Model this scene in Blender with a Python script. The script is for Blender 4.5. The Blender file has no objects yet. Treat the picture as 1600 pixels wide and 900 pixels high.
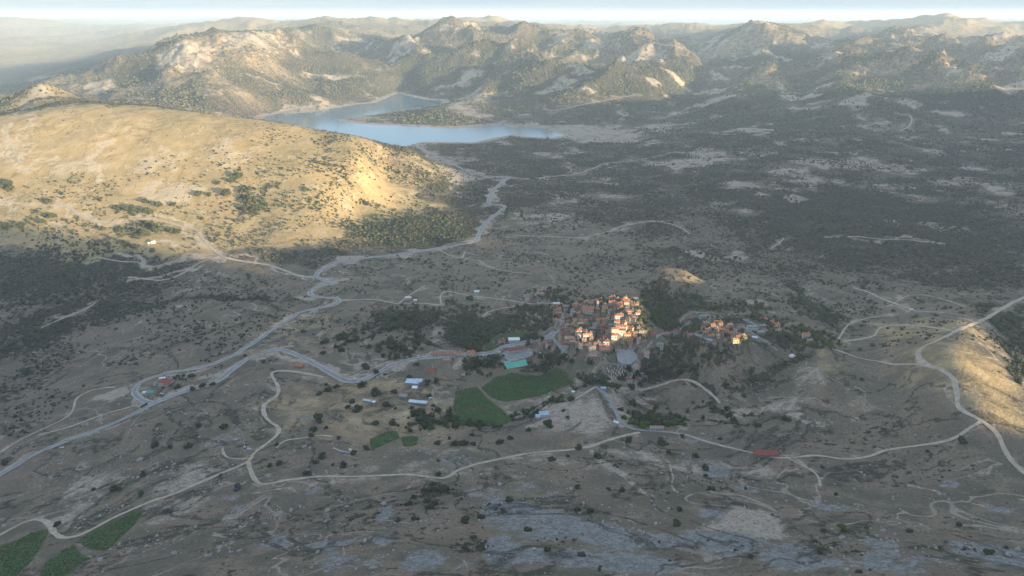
import bpy, math, random
import numpy as np
R = math.radians
rng = np.random.default_rng(7)
random.seed(7)
sc = bpy.context.scene
# ------------------------------------------------------------------ camera
CAMZ, FPX, PITCH = 500.0, 1066.7, R(22.0)
cd = bpy.data.cameras.new("camera")
cam = bpy.data.objects.new("camera", cd)
sc.collection.objects.link(cam)
cam.location = (0, 0, CAMZ)
cam.rotation_euler = (R(90) - PITCH, 0, 0)
cd.sensor_width = 36.0
cd.lens = 36.0 * FPX / 1600.0
cd.clip_start = 1.0
cd.clip_end = 150000.0
sc.camera = cam
sc.render.engine = 'CYCLES'
# ------------------------------------------------------------------ light
SUN_EL = R(6.0)
DX, DY = -0.78, 0.6258                 # horizontal direction the light travels
SUN_STRENGTH, SKY_STRENGTH = 5.0, 0.15
w = bpy.data.worlds.new("World")
sc.world = w
w.use_nodes = True
nt = w.node_tree
nt.nodes.clear()
sky = nt.nodes.new('ShaderNodeTexSky')
sky.sky_type = 'NISHITA'
sky.sun_disc = False
sky.sun_elevation = SUN_EL
sky.sun_rotation = math.atan2(-DX, -DY)
sky.altitude = 500
sky.air_density = 1.0
sky.dust_density = 0.4
sky.ozone_density = 3.2
bg = nt.nodes.new('ShaderNodeBackground')
bg.inputs['Strength'].default_value = SKY_STRENGTH
out = nt.nodes.new('ShaderNodeOutputWorld')
# thin high cloud streaks: sky colour mixed with pale cloud white
tc = nt.nodes.new('ShaderNodeTexCoord')
mp = nt.nodes.new('ShaderNodeMapping'); mp.inputs['Scale'].default_value = (1.2, 1.2, 26.0)
nz = nt.nodes.new('ShaderNodeTexNoise'); nz.inputs['Scale'].default_value = 3.0
nz.inputs['Detail'].default_value = 6.0; nz.inputs['Roughness'].default_value = 0.6
rp = nt.nodes.new('ShaderNodeValToRGB')
rp.color_ramp.elements[0].position = 0.40; rp.color_ramp.elements[0].color = (0, 0, 0, 1)
rp.color_ramp.elements[1].position = 0.72; rp.color_ramp.elements[1].color = (1, 1, 1, 1)
mx = nt.nodes.new('ShaderNodeMix'); mx.data_type = 'RGBA'
mul = nt.nodes.new('ShaderNodeMath'); mul.operation = 'MULTIPLY'; mul.inputs[1].default_value = 0.30
CLOUD = (1.30, 1.58, 1.84, 1)
mx.inputs[7].default_value = CLOUD
L = nt.links.new
# the veil is thickest low down: weight by how near the horizon the view direction is
sx = nt.nodes.new('ShaderNodeSeparateXYZ'); ab = nt.nodes.new('ShaderNodeMath'); ab.operation = 'ABSOLUTE'
mr = nt.nodes.new('ShaderNodeMapRange'); mr.inputs[1].default_value = 0.0; mr.inputs[2].default_value = 0.45
mr.inputs[3].default_value = 0.80; mr.inputs[4].default_value = 0.50
ad = nt.nodes.new('ShaderNodeMath'); ad.operation = 'ADD'; ad.use_clamp = True
L(tc.outputs['Generated'], sx.inputs[0]); L(sx.outputs[2], ab.inputs[0]); L(ab.outputs[0], mr.inputs[0])
L(tc.outputs['Generated'], mp.inputs['Vector']); L(mp.outputs[0], nz.inputs['Vector'])
L(nz.outputs[0], rp.inputs[0]); L(rp.outputs[0], mul.inputs[0]); L(mul.outputs[0], ad.inputs[0]); L(mr.outputs[0], ad.inputs[1]); L(ad.outputs[0], mx.inputs[0])
cm = nt.nodes.new('ShaderNodeMix'); cm.data_type = 'RGBA'
mr2 = nt.nodes.new('ShaderNodeMapRange'); mr2.inputs[1].default_value = 0.06; mr2.inputs[2].default_value = 0.4
L(ab.outputs[0], mr2.inputs[0]); L(mr2.outputs[0], cm.inputs[0])
cm.inputs[6].default_value = CLOUD; cm.inputs[7].default_value = (1.95, 2.26, 2.70, 1)
L(cm.outputs[2], mx.inputs[7])
L(sky.outputs[0], mx.inputs[6]); L(mx.outputs[2], bg.inputs['Color']); L(bg.outputs[0], out.inputs['Surface'])
sl = bpy.data.lights.new("sun", 'SUN')
sl.energy = SUN_STRENGTH
sl.angle = R(0.5)
sl.color = (1.0, 0.80, 0.52)
so = bpy.data.objects.new("sun", sl)
sc.collection.objects.link(so)
from mathutils import Vector
so.rotation_euler = Vector((DX * math.cos(SUN_EL), DY * math.cos(SUN_EL), -math.sin(SUN_EL))).to_track_quat('-Z', 'Y').to_euler()
so.location = (0, 0, 3000)
vs = sc.view_settings
vs.view_transform = 'Standard'; vs.look = 'None'; vs.gamma = 1.0
vs.exposure = 1.62
sc.cycles.max_bounces = 4
sc.cycles.diffuse_bounces = 2
sc.cycles.volume_bounces = 1
sc.cycles.transparent_max_bounces = 8
sc.cycles.use_denoising = True
# ------------------------------------------------------------------ numpy noise
_perm = np.random.default_rng(11).permutation(256)
_perm = np.concatenate([_perm, _perm]).astype(np.int32)
_ga = np.random.default_rng(12).uniform(0, 2 * np.pi, 256)
_gx, _gy = np.cos(_ga).astype(np.float32), np.sin(_ga).astype(np.float32)
def pnoise(x, y):
    xi = np.floor(x); yi = np.floor(y)
    xf = (x - xi).astype(np.float32); yf = (y - yi).astype(np.float32)
    xi = xi.astype(np.int64) & 255; yi = yi.astype(np.int64) & 255
    x1 = (xi + 1) & 255; y1 = (yi + 1) & 255
    def g(a, b, dx, dy):
        h = _perm[_perm[a] + b]
        return _gx[h] * dx + _gy[h] * dy
    u = xf * xf * xf * (xf * (xf * 6 - 15) + 10); v = yf * yf * yf * (yf * (yf * 6 - 15) + 10)
    a = g(xi, yi, xf, yf); b = g(x1, yi, xf - 1, yf); c = g(xi, y1, xf, yf - 1); d = g(x1, y1, xf - 1, yf - 1)
    return 1.4 * ((a * (1 - u) + b * u) * (1 - v) + (c * (1 - u) + d * u) * v)
def fbm(x, y, wl, octv=4, gain=0.5, seed=0.0):
    r = 0; a = 1.0; f = 1.0 / wl
    for i in range(octv):
        r = r + a * pnoise(x * f + seed + 17.3 * i, y * f - seed + 9.1 * i)
        a *= gain; f *= 2.03
    return r
def ridged(x, y, wl, octv=4, gain=0.5, seed=0.0):
    r = 0; a = 1.0; f = 1.0 / wl; wgt = 1.0
    for i in range(octv):
        n = 1 - np.abs(pnoise(x * f + seed + 5.3 * i, y * f + seed - 3.1 * i)) * 1.6
        n = n * n
        r = r + a * n * wgt
        wgt = np.clip(n * 1.3, 0, 1)
        a *= gain; f *= 2.07
    return r - 0.9
def sstep(a, b, x):
    t = np.clip((x - a) / (b - a), 0, 1)
    return t * t * (3 - 2 * t)
# ------------------------------------------------------------------ camera geometry used to survey the site
CP, SP = math.cos(PITCH), math.sin(PITCH)
def rayc(px, py):
    px = np.asarray(px, float); py = np.asarray(py, float)
    v = py - 450.0
    return px - 800.0, FPX * CP - SP * v, FPX * SP + CP * v      # right, forward, down  (per unit s)
def at_z(px, py, z):
    a, b, c = rayc(px, py); s = (CAMZ - z) / c
    return a * s, b * s, s
def at_y(px, py, Y):
    a, b, c = rayc(px, py); s = Y / b
    return a * s, Y, CAMZ - c * s
# ------------------------------------------------------------------ terrain heights
WATER_Z = -60.0
CZ = [  # spot heights: image position and height above the village plain
 # foreground slope
 (0,900,70),(200,900,105),(400,900,130),(600,900,145),(800,900,150),(1000,900,155),(1200,900,155),(1400,900,160),(1600,900,165),
 (0,820,30),(250,820,62),(500,820,88),(750,820,98),(1000,820,104),(1300,820,108),(1600,820,120),
 (0,740,-5),(200,740,25),(380,720,35),(560,740,55),(800,740,58),(1000,750,66),(1200,740,66),(1400,750,78),(1600,745,95),
 (0,670,-30),(150,660,-8),(250,620,2),(380,660,18),(480,650,16),(600,670,18),(760,660,14),(900,680,34),(1050,690,40),(1200,690,50),(1400,680,68),(1550,690,96),
 # left dark valley
 (0,600,-45),(120,560,-50),(60,500,-52),(150,480,-50),(250,500,-36),(0,430,-40),(150,430,-38),(300,430,-32),(300,560,-14),(400,520,-14),(470,480,-14),(400,450,-26),
 # around the road bend
 (430,545,2),(540,595,2),(430,600,8),(640,560,4),(700,552,6),(600,500,0),(520,460,-10),(490,430,-24),(620,460,-16),(760,460,-18),(700,600,2),(780,600,-4),(860,590,-2),(930,560,8),
 (800,550,6),(850,540,12),(760,520,-2),(820,500,4),
 # village knoll
 (880,525,46),(920,515,62),(960,505,76),(975,490,78),(940,480,70),(900,490,60),(1000,520,66),(990,545,52),(985,575,16),(1010,480,56),(980,466,52),(870,480,12),(1030,500,16),(1040,525,22),(1030,470,8),
 # right hamlet spur
 (1110,510,79),(1150,520,87),(1180,505,74),(1220,515,70),(1270,530,74),(1310,545,68),(1100,470,26),(1140,545,56),(1060,560,24),(1060,520,30),(1000,600,6),(1090,600,24),(1180,590,38),(1240,560,54),(1290,572,78),(1320,575,70),(1200,640,38),(1300,630,50),
 (1050,650,18),(1150,660,38),
 # lit spur on the right
 (1440,545,94),(1470,560,104),(1500,530,99),(1530,560,101),(1575,575,89),(1580,610,91),(1480,600,102),(1530,640,105),(1590,650,98),(1400,600,68),(1360,560,50),(1500,505,93),(1560,485,66),
 (1590,520,48),(1600,560,50),(1600,490,52),(1450,500,70),(1380,520,42),(1420,480,38),(1350,480,20),
 # valley floor behind the village
 (1040,422,47),(1080,430,41),(1060,426,45),(1035,414,42),(1020,424,36),(1065,417,40),(1105,440,30),(1005,436,12),(1360,590,52),(1300,600,46),(990,430,-4),(1040,400,-6),(1100,410,2),(1150,430,-6),(1060,450,-8),(900,440,-14),(820,440,-14),(760,400,-28),(860,370,-22),(1000,370,-18),(1100,370,-12),(1200,400,-2),(1300,420,2),(1450,430,16),(1600,420,40),
 (750,372,-24),(790,330,-28),(790,280,-36),(860,300,-32),(950,300,-28),(1080,300,-16),(1200,320,-6),(1350,330,0),(1480,330,6),(1600,340,20),
 (880,250,-46),(960,240,-44),(1050,240,-34),(1150,240,-20),(1280,250,-4),(1400,250,0),(1500,260,2),(1600,260,12),
 (820,232,-52),(760,232,-52),(720,215,-57),(860,222,-56),(930,212,-57),(990,218,-54),(900,190,-48),(980,180,-36),(1050,200,-22),(1150,200,4),(1250,200,18),(1350,190,34),(1500,195,40),(1600,200,50),
 # peninsula in the reservoir and around
 (560,188,-54),(620,183,-44),(680,176,-36),(740,182,-46),(700,165,-38),(780,165,-36),(850,180,-44),(820,195,-50),(780,145,0),
 # far shore of the reservoir
 (420,182,-52),(480,172,-54),(560,160,-54),(610,152,-54),(430,160,-10),(500,145,20),(560,140,0),(600,148,-48),(660,150,-52),(700,152,-50),(740,140,-10),(640,140,-40),(640,130,-10),
 # left hill, foot and east end
 (0,400,-24),(120,400,-30),(250,410,-26),(350,395,-18),(450,405,-20),(560,395,-22),(620,395,-22),(680,385,-24),(700,340,-20),(640,350,-8),(560,365,-8),
 (560,330,-4),(620,330,-12),(720,310,-24),(600,280,30),(680,290,0),(730,270,-30),(690,255,0),(650,240,46),(600,250,66),
]
DOME_Y = ([166,190,220,250,270,300,350,375],[2270,2170,2060,1960,1890,1800,1650,1580])
CD = [(c, r) for c in (-150, 0, 100, 200, 300, 400) for r in (350, 320, 290, 260, 235, 210)] + [(500, 330), (500, 300), (500, 270), (500, 240), (560, 260), (560, 240), (450, 225), (100, 190), (200, 190), (300, 192), (0, 200)]
CY = [(c, r, float(np.interp(r, *DOME_Y))) for c, r in CD] + [  # crest points: image position and distance north
 (0,183,2230),(50,176,2250),(100,170,2270),(150,166,2290),(230,168,2300),(300,174,2300),(350,180,2300),(400,186,2270),(450,195,2230),(520,209,2200),(580,221,2200),(640,234,2250),
 # pale peak behind the left hill
 (0,162,2750),(30,150,2750),(66,133,2700),(90,142,2720),(120,152,2750),(160,162,2800),(90,160,2500),(30,172,2500),
 # rocky mountain
 (235,78,5000),(262,68,4950),(285,52,4950),(300,50,5000),(320,56,5050),(345,50,5100),(375,50,5150),(384,47,5150),(405,60,5250),(440,72,5400),
 (292,90,4650),(300,106,4500),(330,120,4350),(250,100,4700),(200,95,4950),(150,115,4850),(100,130,4700),(60,143,4500),(200,140,4100),(280,150,4000),(350,160,3950),(400,165,4000),(370,95,4700),(430,120,4700),
 (480,100,5300),(540,85,5900),(560,110,5500),(600,95,6100),(520,125,5000),(590,128,5350),
 # valley beyond, to the left
 (20,140,6400),(80,110,7300),(140,98,7600),(190,85,7800),(230,76,7800),(60,85,9500),(0,90,9000),(150,75,10000),(0,55,13000),(80,60,12000),(150,62,12000),(30,32,17000),(0,30,17000),(80,38,17000),(130,42,19000),(170,46,15000),(190,37,15000),(215,36,15000),(250,44,16000),(120,31,30000),(200,30,32000),(300,29,34000),(380,29,34000),(250,36,24000),(330,36,22000),
 (280,42,11500),(330,38,11500),(370,36,11000),(395,33,11000),(410,40,10500),
 # middle hills right of the rocky mountain
 (415,46,7000),(430,40,6800),(447,34,6800),(470,40,6900),(500,48,7200),(450,60,6000),(520,60,7000),
 # far pink range
 (470,32,10500),(487,26,10500),(510,29,10500),(540,31,10500),(560,30,10500),(590,29,10500),(610,33,10000),(640,37,10000),(660,40,9500),(480,42,9000),(560,44,9000),(620,48,8500),
 (575,48,8200),(600,50,8000),
 # wooded cone and neighbours
 (640,58,6800),(665,46,7000),(690,35,7000),(705,38,7000),(730,48,7000),(750,55,6900),(680,70,6200),(700,95,5700),(640,90,5900),(660,115,5300),
 (700,32,11000),(730,27,11000),(760,28,11000),(800,32,11000),(850,35,11000),(890,38,11000),(960,44,10500),(985,43,10500),(1005,47,10000),
 (760,75,5900),(800,50,6800),(830,48,6800),(850,47,6900),(870,43,6700),(890,38,6600),(912,37,6600),(935,42,6700),(965,50,6800),(985,57,6700),(860,75,5900),(900,60,6100),(790,100,5200),(840,110,5000),(760,120,4900),
 (930,75,5800),(1000,65,6200),(1040,70,6100),(1070,78,6000),(1085,95,5400),(950,100,5000),(1000,95,5200),(900,125,4600),(960,120,4600),(1050,110,4900),(870,150,4250),(940,150,4300),(990,140,4400),(1020,125,4600),
 (1030,80,6900),(1090,88,6900),
 (1010,50,9500),(1030,44,9500),(1060,39,9500),(1080,39,9500),(1110,43,9300),(1060,65,8000),(1110,62,8200),
 # round bare hill and valley right of centre
 (1110,55,7500),(1135,46,7500),(1160,38,7300),(1185,39,7300),(1220,44,7200),(1260,55,7000),(1290,68,6900),(1200,65,6300),(1130,75,6500),(1180,90,5600),(1110,95,5700),(1250,80,6300),
 (1100,110,5700),(1150,120,5400),(1080,140,4900),(1120,150,4600),(1040,165,4300),(1100,175,4000),
 (1150,140,4500),(1170,125,4650),(1200,117,4700),(1220,122,4650),(1235,135,4600),(1160,150,4100),(1180,175,3700),(1120,168,3950),(1230,160,4100),(1260,150,4400),
 (1240,36,10000),(1280,33,10000),(1300,35,10000),(1340,39,9500),(1365,40,9500),(1300,60,8000),(1350,58,8000),
 (1400,37,9500),(1430,33,9500),(1460,28,9500),(1480,26,9500),(1495,26,9500),(1515,33,9500),(1540,38,9500),(1560,44,9400),(1600,47,9000),
 (1420,43,6500),(1400,55,6400),(1440,55,6400),(1455,66,6200),(1380,65,6300),(1350,75,6200),(1310,85,6000),(1500,62,7200),(1560,60,7400),
 (1250,95,5500),(1350,92,5100),(1430,90,5000),(1500,85,5300),(1550,66,6300),(1590,64,6300),(1600,85,5000),(1300,110,4700),(1400,108,4500),(1500,108,4400),(1600,110,4300),
 (1320,130,4200),(1440,112,4350),(1400,140,3900),(1500,140,3750),(1600,140,3700),(1300,160,3700),(1600,165,3350),(1480,170,3350),
]
CW = [  # off-frame country
 (0,0,300),(-300,100,200),(300,100,260),(0,-500,390),(-800,0,60),(-800,-600,200),(-1600,300,0),(-2500,500,60),(-2500,-1500,250),(0,-2000,300),(700,300,130),(900,0,130),
 (-2500,2200,120),(-3500,3000,100),(-3000,4500,60),(-6000,5000,60),(-9000,9000,150),(-20000,14000,150),(-24000,30000,200),(0,42000,150),(-15000,42000,200),(15000,42000,100),(30000,20000,150),
 (1100,700,60),(1000,950,50),(1700,1500,60),(2300,2500,90),(3500,3500,150),(5500,5500,200),(9500,9500,300),(5000,2000,200),(12000,3000,200),(-30000,-10000,100),(30000,-10000,100),(0,-20000,100),
 # ground behind the crests
 (-1000,2700,40),(-300,2700,-58),(-600,2900,-40),(-1500,3300,30),(-900,3300,-30),(-2200,3300,20),
 (-2600,6200,150),(-1800,6500,140),(-1200,8000,120),(800,8500,150),(-600,8600,130),(2200,8600,180),(5000,12500,150),(1000,14000,150),(-4000,14000,120),(6500,8000,180),(-3500,9000,80),
]
P = []
for a, b, z in CZ:
    x, y, s = at_z(a, b, z); P.append((x, y, z))
for a, b, Y in CY:
    x, y, z = at_y(a, b, Y); P.append((float(x), float(y), float(z)))
P += CW
P = np.array(P, float)
_cw = None
def warp(x, y):
    r = np.hypot(x, y) + 1e-6
    k = np.log1p(r / 900.0) / r * 1000.0      # compress far distances so spacing is comparable
    return x * k, y * k
PU, PV = warp(P[:, 0], P[:, 1])
SOFT = 9.0
def kern(d2): return np.sqrt(d2 + SOFT * SOFT)
A = kern((PU[:, None] - PU[None]) ** 2 + (PV[:, None] - PV[None]) ** 2)
n = len(P)
M = np.zeros((n + 1, n + 1)); M[:n, :n] = A - np.eye(n) * 1.2; M[:n, n] = 1; M[n, :n] = 1
sol = np.linalg.solve(M, np.append(P[:, 2], 0))
WR, WC = sol[:n], sol[n]
def rbf(x, y):
    sh = x.shape
    u, v = warp(x.ravel(), y.ravel()); o = np.full(u.shape, WC)
    for i0 in range(0, len(u), 20000):
        uu = u[i0:i0 + 20000, None]; vv = v[i0:i0 + 20000, None]
        o[i0:i0 + 20000] += kern((uu - PU) ** 2 + (vv - PV) ** 2) @ WR
    return o.reshape(sh)
# polar survey grid round the look-out
th_in = np.arange(-47, 47.001, 0.085)
th_out = np.concatenate([np.arange(47.5, 180, 0.9), np.arange(-180, -47.2, 0.9)])
th_out = th_out[(th_out > 47.2) | (th_out < -47.2)]
TH = np.sort(np.concatenate([th_in, th_out])); TH = np.append(TH, TH[0] + 360.0)
rr = [40.0]
while rr[-1] < 46000:
    r = rr[-1]
    q = 0.03 if r < 300 else (0.0042 if r < 3500 else (0.0055 if r < 9000 else 0.02))
    rr.append(r * (1 + q))
RR = np.array(rr)
NT, NR = len(TH), len(RR)
LR = np.log(RR)
def interp_grid(F, x, y):
    x = np.asarray(x, float); y = np.asarray(y, float)
    t = np.degrees(np.arctan2(x, y)); t = np.where(t < TH[0], t + 360, t)
    l = np.log(np.clip(np.hypot(x, y), RR[0] * 1.0001, RR[-1] * 0.999))
    i = np.clip(np.searchsorted(TH, t) - 1, 0, NT - 2); j = np.clip(np.searchsorted(LR, l) - 1, 0, NR - 2)
    a = np.clip((t - TH[i]) / (TH[i + 1] - TH[i]), 0, 1)
    b = np.clip((np.exp(l) - RR[j]) / (RR[j + 1] - RR[j]), 0, 1)
    return (F[j, i] * (1 - a) * (1 - b) + F[j, i + 1] * a * (1 - b) + F[j + 1, i] * (1 - a) * b + F[j + 1, i + 1] * a * b)
GX = RR[:, None] * np.sin(np.radians(TH))[None, :]
GY = RR[:, None] * np.cos(np.radians(TH))[None, :]
# base surface on a thinned grid, then interpolated
cj = np.unique(np.append(np.arange(0, NR, 5), NR - 1)); ci = np.unique(np.append(np.arange(0, NT, 5), NT - 1))
CH = rbf(GX[np.ix_(cj, ci)], GY[np.ix_(cj, ci)])
tmp = np.empty((len(cj), NT))
for k in range(len(cj)): tmp[k] = np.interp(TH, TH[ci], CH[k])
H = np.empty((NR, NT))
for k in range(NT): H[:, k] = np.interp(LR, LR[cj], tmp[:, k])
# reservoir outline
LAKE_PX = [(380,200),(418,181),(440,177),(468,177),(505,173),(535,167),(560,163),(585,161),(600,155),(612,150),(622,146),(640,150),(665,156),(690,157),(692,161),(665,166),(640,170),(610,174),(575,180),(550,184),(525,188),
           (560,193),(600,196),(640,197),(690,200),(740,199),(765,196),(785,195),(800,199),(830,199),(855,202),(872,207),(878,212),(860,216),(820,213),(800,211),(770,216),(745,222),(700,222),(660,222),(600,235),(480,240),(400,230)]
LK = np.array([at_z(a, b, WATER_Z)[:2] for a, b in LAKE_PX])
def poly_sdf(x, y, pg):
    """signed distance, negative inside"""
    d = np.full(x.shape, 1e18); ins = np.zeros(x.shape, bool); m = len(pg)
    for k in range(m):
        x0, y0 = pg[k]; x1, y1 = pg[(k + 1) % m]
        ex, ey = x1 - x0, y1 - y0
        t = np.clip(((x - x0) * ex + (y - y0) * ey) / (ex * ex + ey * ey + 1e-9), 0, 1)
        d = np.minimum(d, (x - x0 - t * ex) ** 2 + (y - y0 - t * ey) ** 2)
        c = ((y0 > y) != (y1 > y)) & (x < (x1 - x0) * (y - y0) / (y1 - y0 + 1e-12) + x0)
        ins ^= c
    return np.where(ins, -1, 1) * np.sqrt(d)
R2 = np.hypot(GX, GY)
def win(px, py, rx, ry, z=0.0):
    x, y, s = at_z(px, py, z)
    return x, y
def spot(px, py, Y, rx, ry):
    x, y, z = at_y(px, py, Y)
    return np.exp(-(((GX - x) / rx) ** 2 + ((GY - y) / ry) ** 2))
calm = 1 - .85 * np.clip(spot(300, 70, 4900, 420, 500) + spot(385, 60, 5150, 420, 400), 0, 1)
# relief noise: gullies and knolls, stronger on the mountains, weak in the near valley
far = sstep(2600, 5200, R2)
near = 1 - sstep(900, 1800, R2)
mtn = np.clip((H + 40) / 220.0, 0, 1)
skyd = sstep(9000, 14000, R2)
wx = GX + 90 * fbm(GX, GY, 700, 3, seed=3.1); wy = GY + 90 * fbm(GX, GY, 700, 3, seed=8.7)
H += sstep(9000, 13000, R2) * 85 * fbm(GX, GY, 3600, 5, seed=12.5)
H += calm * far * (28 + 108 * mtn) * (1 - 0.60 * sstep(6000, 8500, R2)) * ridged(wx, wy, 1500, 7, 0.52, 4.2) * (1 - 0.3 * skyd)
H += far * (6 + 12 * mtn) * fbm(GX, GY, 330, 3, seed=2.2)
mid = (1 - far) * (1 - near)
lh = np.exp(-(((GX + 1100) / 900) ** 2 + ((GY - 1950) / 650) ** 2))        # smooth grassy dome
H += mid * (1 - 0.85 * np.clip(lh * 1.6, 0, 1)) * (7.0 * fbm(wx, wy, 330, 4, seed=1.7) + 7.0 * ridged(wx, wy, 420, 4, 0.5, 6.6))
spurm = 1 - .8 * np.exp(-(((GX - 590) / 150) ** 2 + ((GY - 760) / 160) ** 2))
H += spurm * near * (2.2 * fbm(GX, GY, 160, 4, seed=5.5) + 1.6 * ridged(GX, GY, 110, 3, 0.5, 1.1))
# gullies running down the grassy dome
gl = np.abs(pnoise(GX / 210 + 2.2 + 0.3 * fbm(GX, GY, 300, 2), GY / 900 + 4.4))
H += lh * (2.0 * fbm(GX, GY, 120, 4, seed=3.3))
# rocky crags of the lit mountain
crag = np.clip(spot(297, 75, 4750, 200, 360) + 0.8 * spot(385, 50, 5150, 240, 130), 0, 1)
H += crag * (34 * ridged(GX, GY, 210, 5, 0.6, 2.9) - 14)
# reservoir bed and shore
sd = poly_sdf(GX, GY, LK)
sd += 14 * fbm(GX, GY, 160, 3, seed=9.9)
reg = (GY > 2500) & (sd < 400)
bed = WATER_Z + np.where(sd < 0, np.maximum(sd * 0.10, -18), np.minimum(sd * 0.045, 6))
kk = np.where(reg, 1 - sstep(20, 260, sd), 0)
H = np.where(reg, np.where(sd < 20, bed, bed * kk + np.maximum(H, WATER_Z + 2.5) * (1 - kk)), H)
# unseen range behind and east of the look-out, its skyline shaped to shade the valley
T_H = [(-3000,470),(-1000,490),(0,480),(300,430),(482,380),(564,350),(639,322),(690,300),(730,270),(788,254),(830,243),(880,235),(930,228),(985,224),(1060,226),(1150,236),(1230,244),(1300,262),(1489,292),(1700,308),(2100,332),(2500,348),(2900,378),(3300,408),(3700,396),(4100,352),(4500,322),(5200,300),(7000,250),(12000,120)]
NX, NY = -DY * -1, -DX     # across-sun axis
SG = GX * DX + GY * DY
TG = GX * NX + GY * NY
hr = np.interp(TG, [a for a, b in T_H], [b for a, b in T_H])
S0 = -1500.0
occ = hr - 0.36 * np.abs(SG - S0) + 10 * fbm(GX, GY, 300, 3, seed=7.7) * sstep(60, 400, np.abs(SG - S0))
H = np.maximum(H, occ)
H[:, -1] = H[:, 0]
def ground(x, y): return interp_grid(H, x, y)
def unproj(px, py):
    """first point of the terrain seen along the ray through an image position"""
    px = np.atleast_1d(np.asarray(px, float)); py = np.atleast_1d(np.asarray(py, float))
    a, b, c = rayc(px, py)
    S = np.exp(np.linspace(np.log(0.3), np.log(36), 2200))
    X = a[:, None] * S; Y = b[:, None] * S; Z = CAMZ - c[:, None] * S
    D = Z - ground(X, Y)
    hit = D < 0
    k = np.where(hit.any(1), hit.argmax(1), len(S) - 1); k = np.maximum(k, 1)
    i = np.arange(len(px)); d0 = D[i, k - 1]; d1 = D[i, k]
    t = np.clip(d0 / (d0 - d1 + 1e-9), 0, 1)
    s = S[k - 1] + (S[k] - S[k - 1]) * t
    x, y = a * s, b * s
    return np.stack([x, y, ground(x, y), s], 1)
# ------------------------------------------------------------------ ground cover maps (surveyed patches on the terrain)
WPX = GX + 16 * fbm(GX, GY, 70, 3, seed=4.4) * np.clip(R2 / 1000, 0.4, 3)
WPY = GY + 22 * fbm(GX, GY, 90, 3, seed=6.1) * np.clip(R2 / 1000, 0.4, 3)
def patch(F, lst, soft=0.55):
    """elliptical patches (image position, half sizes in px, strength)"""
    arr = np.array([l[:4] for l in lst], float)
    c = unproj(arr[:, 0], arr[:, 1])
    lo = unproj(arr[:, 0], arr[:, 1] + arr[:, 3]); hi = unproj(arr[:, 0], np.maximum(arr[:, 1] - arr[:, 3], 27))
    for k, l in enumerate(lst):
        st = l[4] if len(l) > 4 else 1.0
        rx = l[2] * c[k, 3]; up = abs(hi[k, 1] - c[k, 1]); dn = abs(c[k, 1] - lo[k, 1])
        ry = min(max(dn, 3), max(up, 3) * 1.6) * 1.15
        bx, by = c[k, 0], c[k, 1]
        rad = 2.2 * max(rx, ry)
        m = (np.abs(GX - bx) < rad) & (np.abs(GY - by) < rad)
        d = np.sqrt(((WPX[m] - bx) / rx) ** 2 + ((WPY[m] - by) / ry) ** 2)
        v = 1 - sstep(1 - soft, 1 + soft, d)
        if st >= 0: F[m] = np.maximum(F[m], v * st)
        else: F[m] = F[m] * (1 + st * v)
def stroke(F, lst):
    """long patches: polyline in the image, width px, strength"""
    for pts, wd, st in lst:
        c = unproj([p[0] for p in pts], [p[1] for p in pts])
        W = wd * c[:, 3]
        rad = W.max() * 2.5
        m = (GX > c[:, 0].min() - rad) & (GX < c[:, 0].max() + rad) & (GY > c[:, 1].min() - rad) & (GY < c[:, 1].max() + rad)
        gx, gy = WPX[m], WPY[m]; d = np.full(gx.shape, 9.0)
        for k in range(len(c) - 1):
            ex, ey = c[k + 1, :2] - c[k, :2]
            t = np.clip(((gx - c[k, 0]) * ex + (gy - c[k, 1]) * ey) / (ex * ex + ey * ey + 1e-9), 0, 1)
            ww = W[k] + (W[k + 1] - W[k]) * t
            d = np.minimum(d, np.hypot(gx - c[k, 0] - t * ex, gy - c[k, 1] - t * ey) / ww)
        v = 1 - sstep(0.55, 1.5, d)
        if st >= 0: F[m] = np.maximum(F[m], v * st)
        else: F[m] = F[m] * (1 + st * v)
Z0 = np.zeros_like(H)
SCRUB, BARE, STRAW, ROCK, FIELD = Z0.copy(), Z0.copy(), Z0.copy(), Z0.copy(), Z0.copy()
# broad belts by distance
SCRUB += 0.22
SCRUB = np.maximum(SCRUB, 0.66 * sstep(1450, 1900, GY) * (1 - sstep(9500, 13000, R2)))
patch(STRAW, [(200,230,420,90,1.0),(450,260,210,70,1.0),(300,330,330,60,1.0),(60,300,160,80,1.0),(560,300,140,45,1.0),(640,260,60,30,.9)], 0.35)
patch(SCRUB, [(200,230,420,95,-.97),(450,265,190,70,-.95),(300,330,320,60,-.93),(60,300,160,80,-.95),(560,290,110,35,-.75),(66,150,70,16,-.7)], 0.35)
patch(STRAW, [(1500,560,90,60,.55),(1570,640,60,40,.55),(1300,572,32,18,.4),(1060,425,70,26,.35),(66,148,60,18,.8),(570,640,200,60,.45),(470,520,110,50,.35),(360,500,90,60,.2),(1440,515,80,30,.5)])
patch(STRAW, [(650,262,60,30,-.45)])
patch(SCRUB, [(640,268,70,32,.50),(560,250,70,22,.36),(150,350,200,26,.42),(350,350,150,36,.36),(500,290,120,36,.38),(230,285,90,18,.30),(330,250,120,20,.22),(120,300,120,20,.24),(450,220,90,16,.2)])
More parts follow.
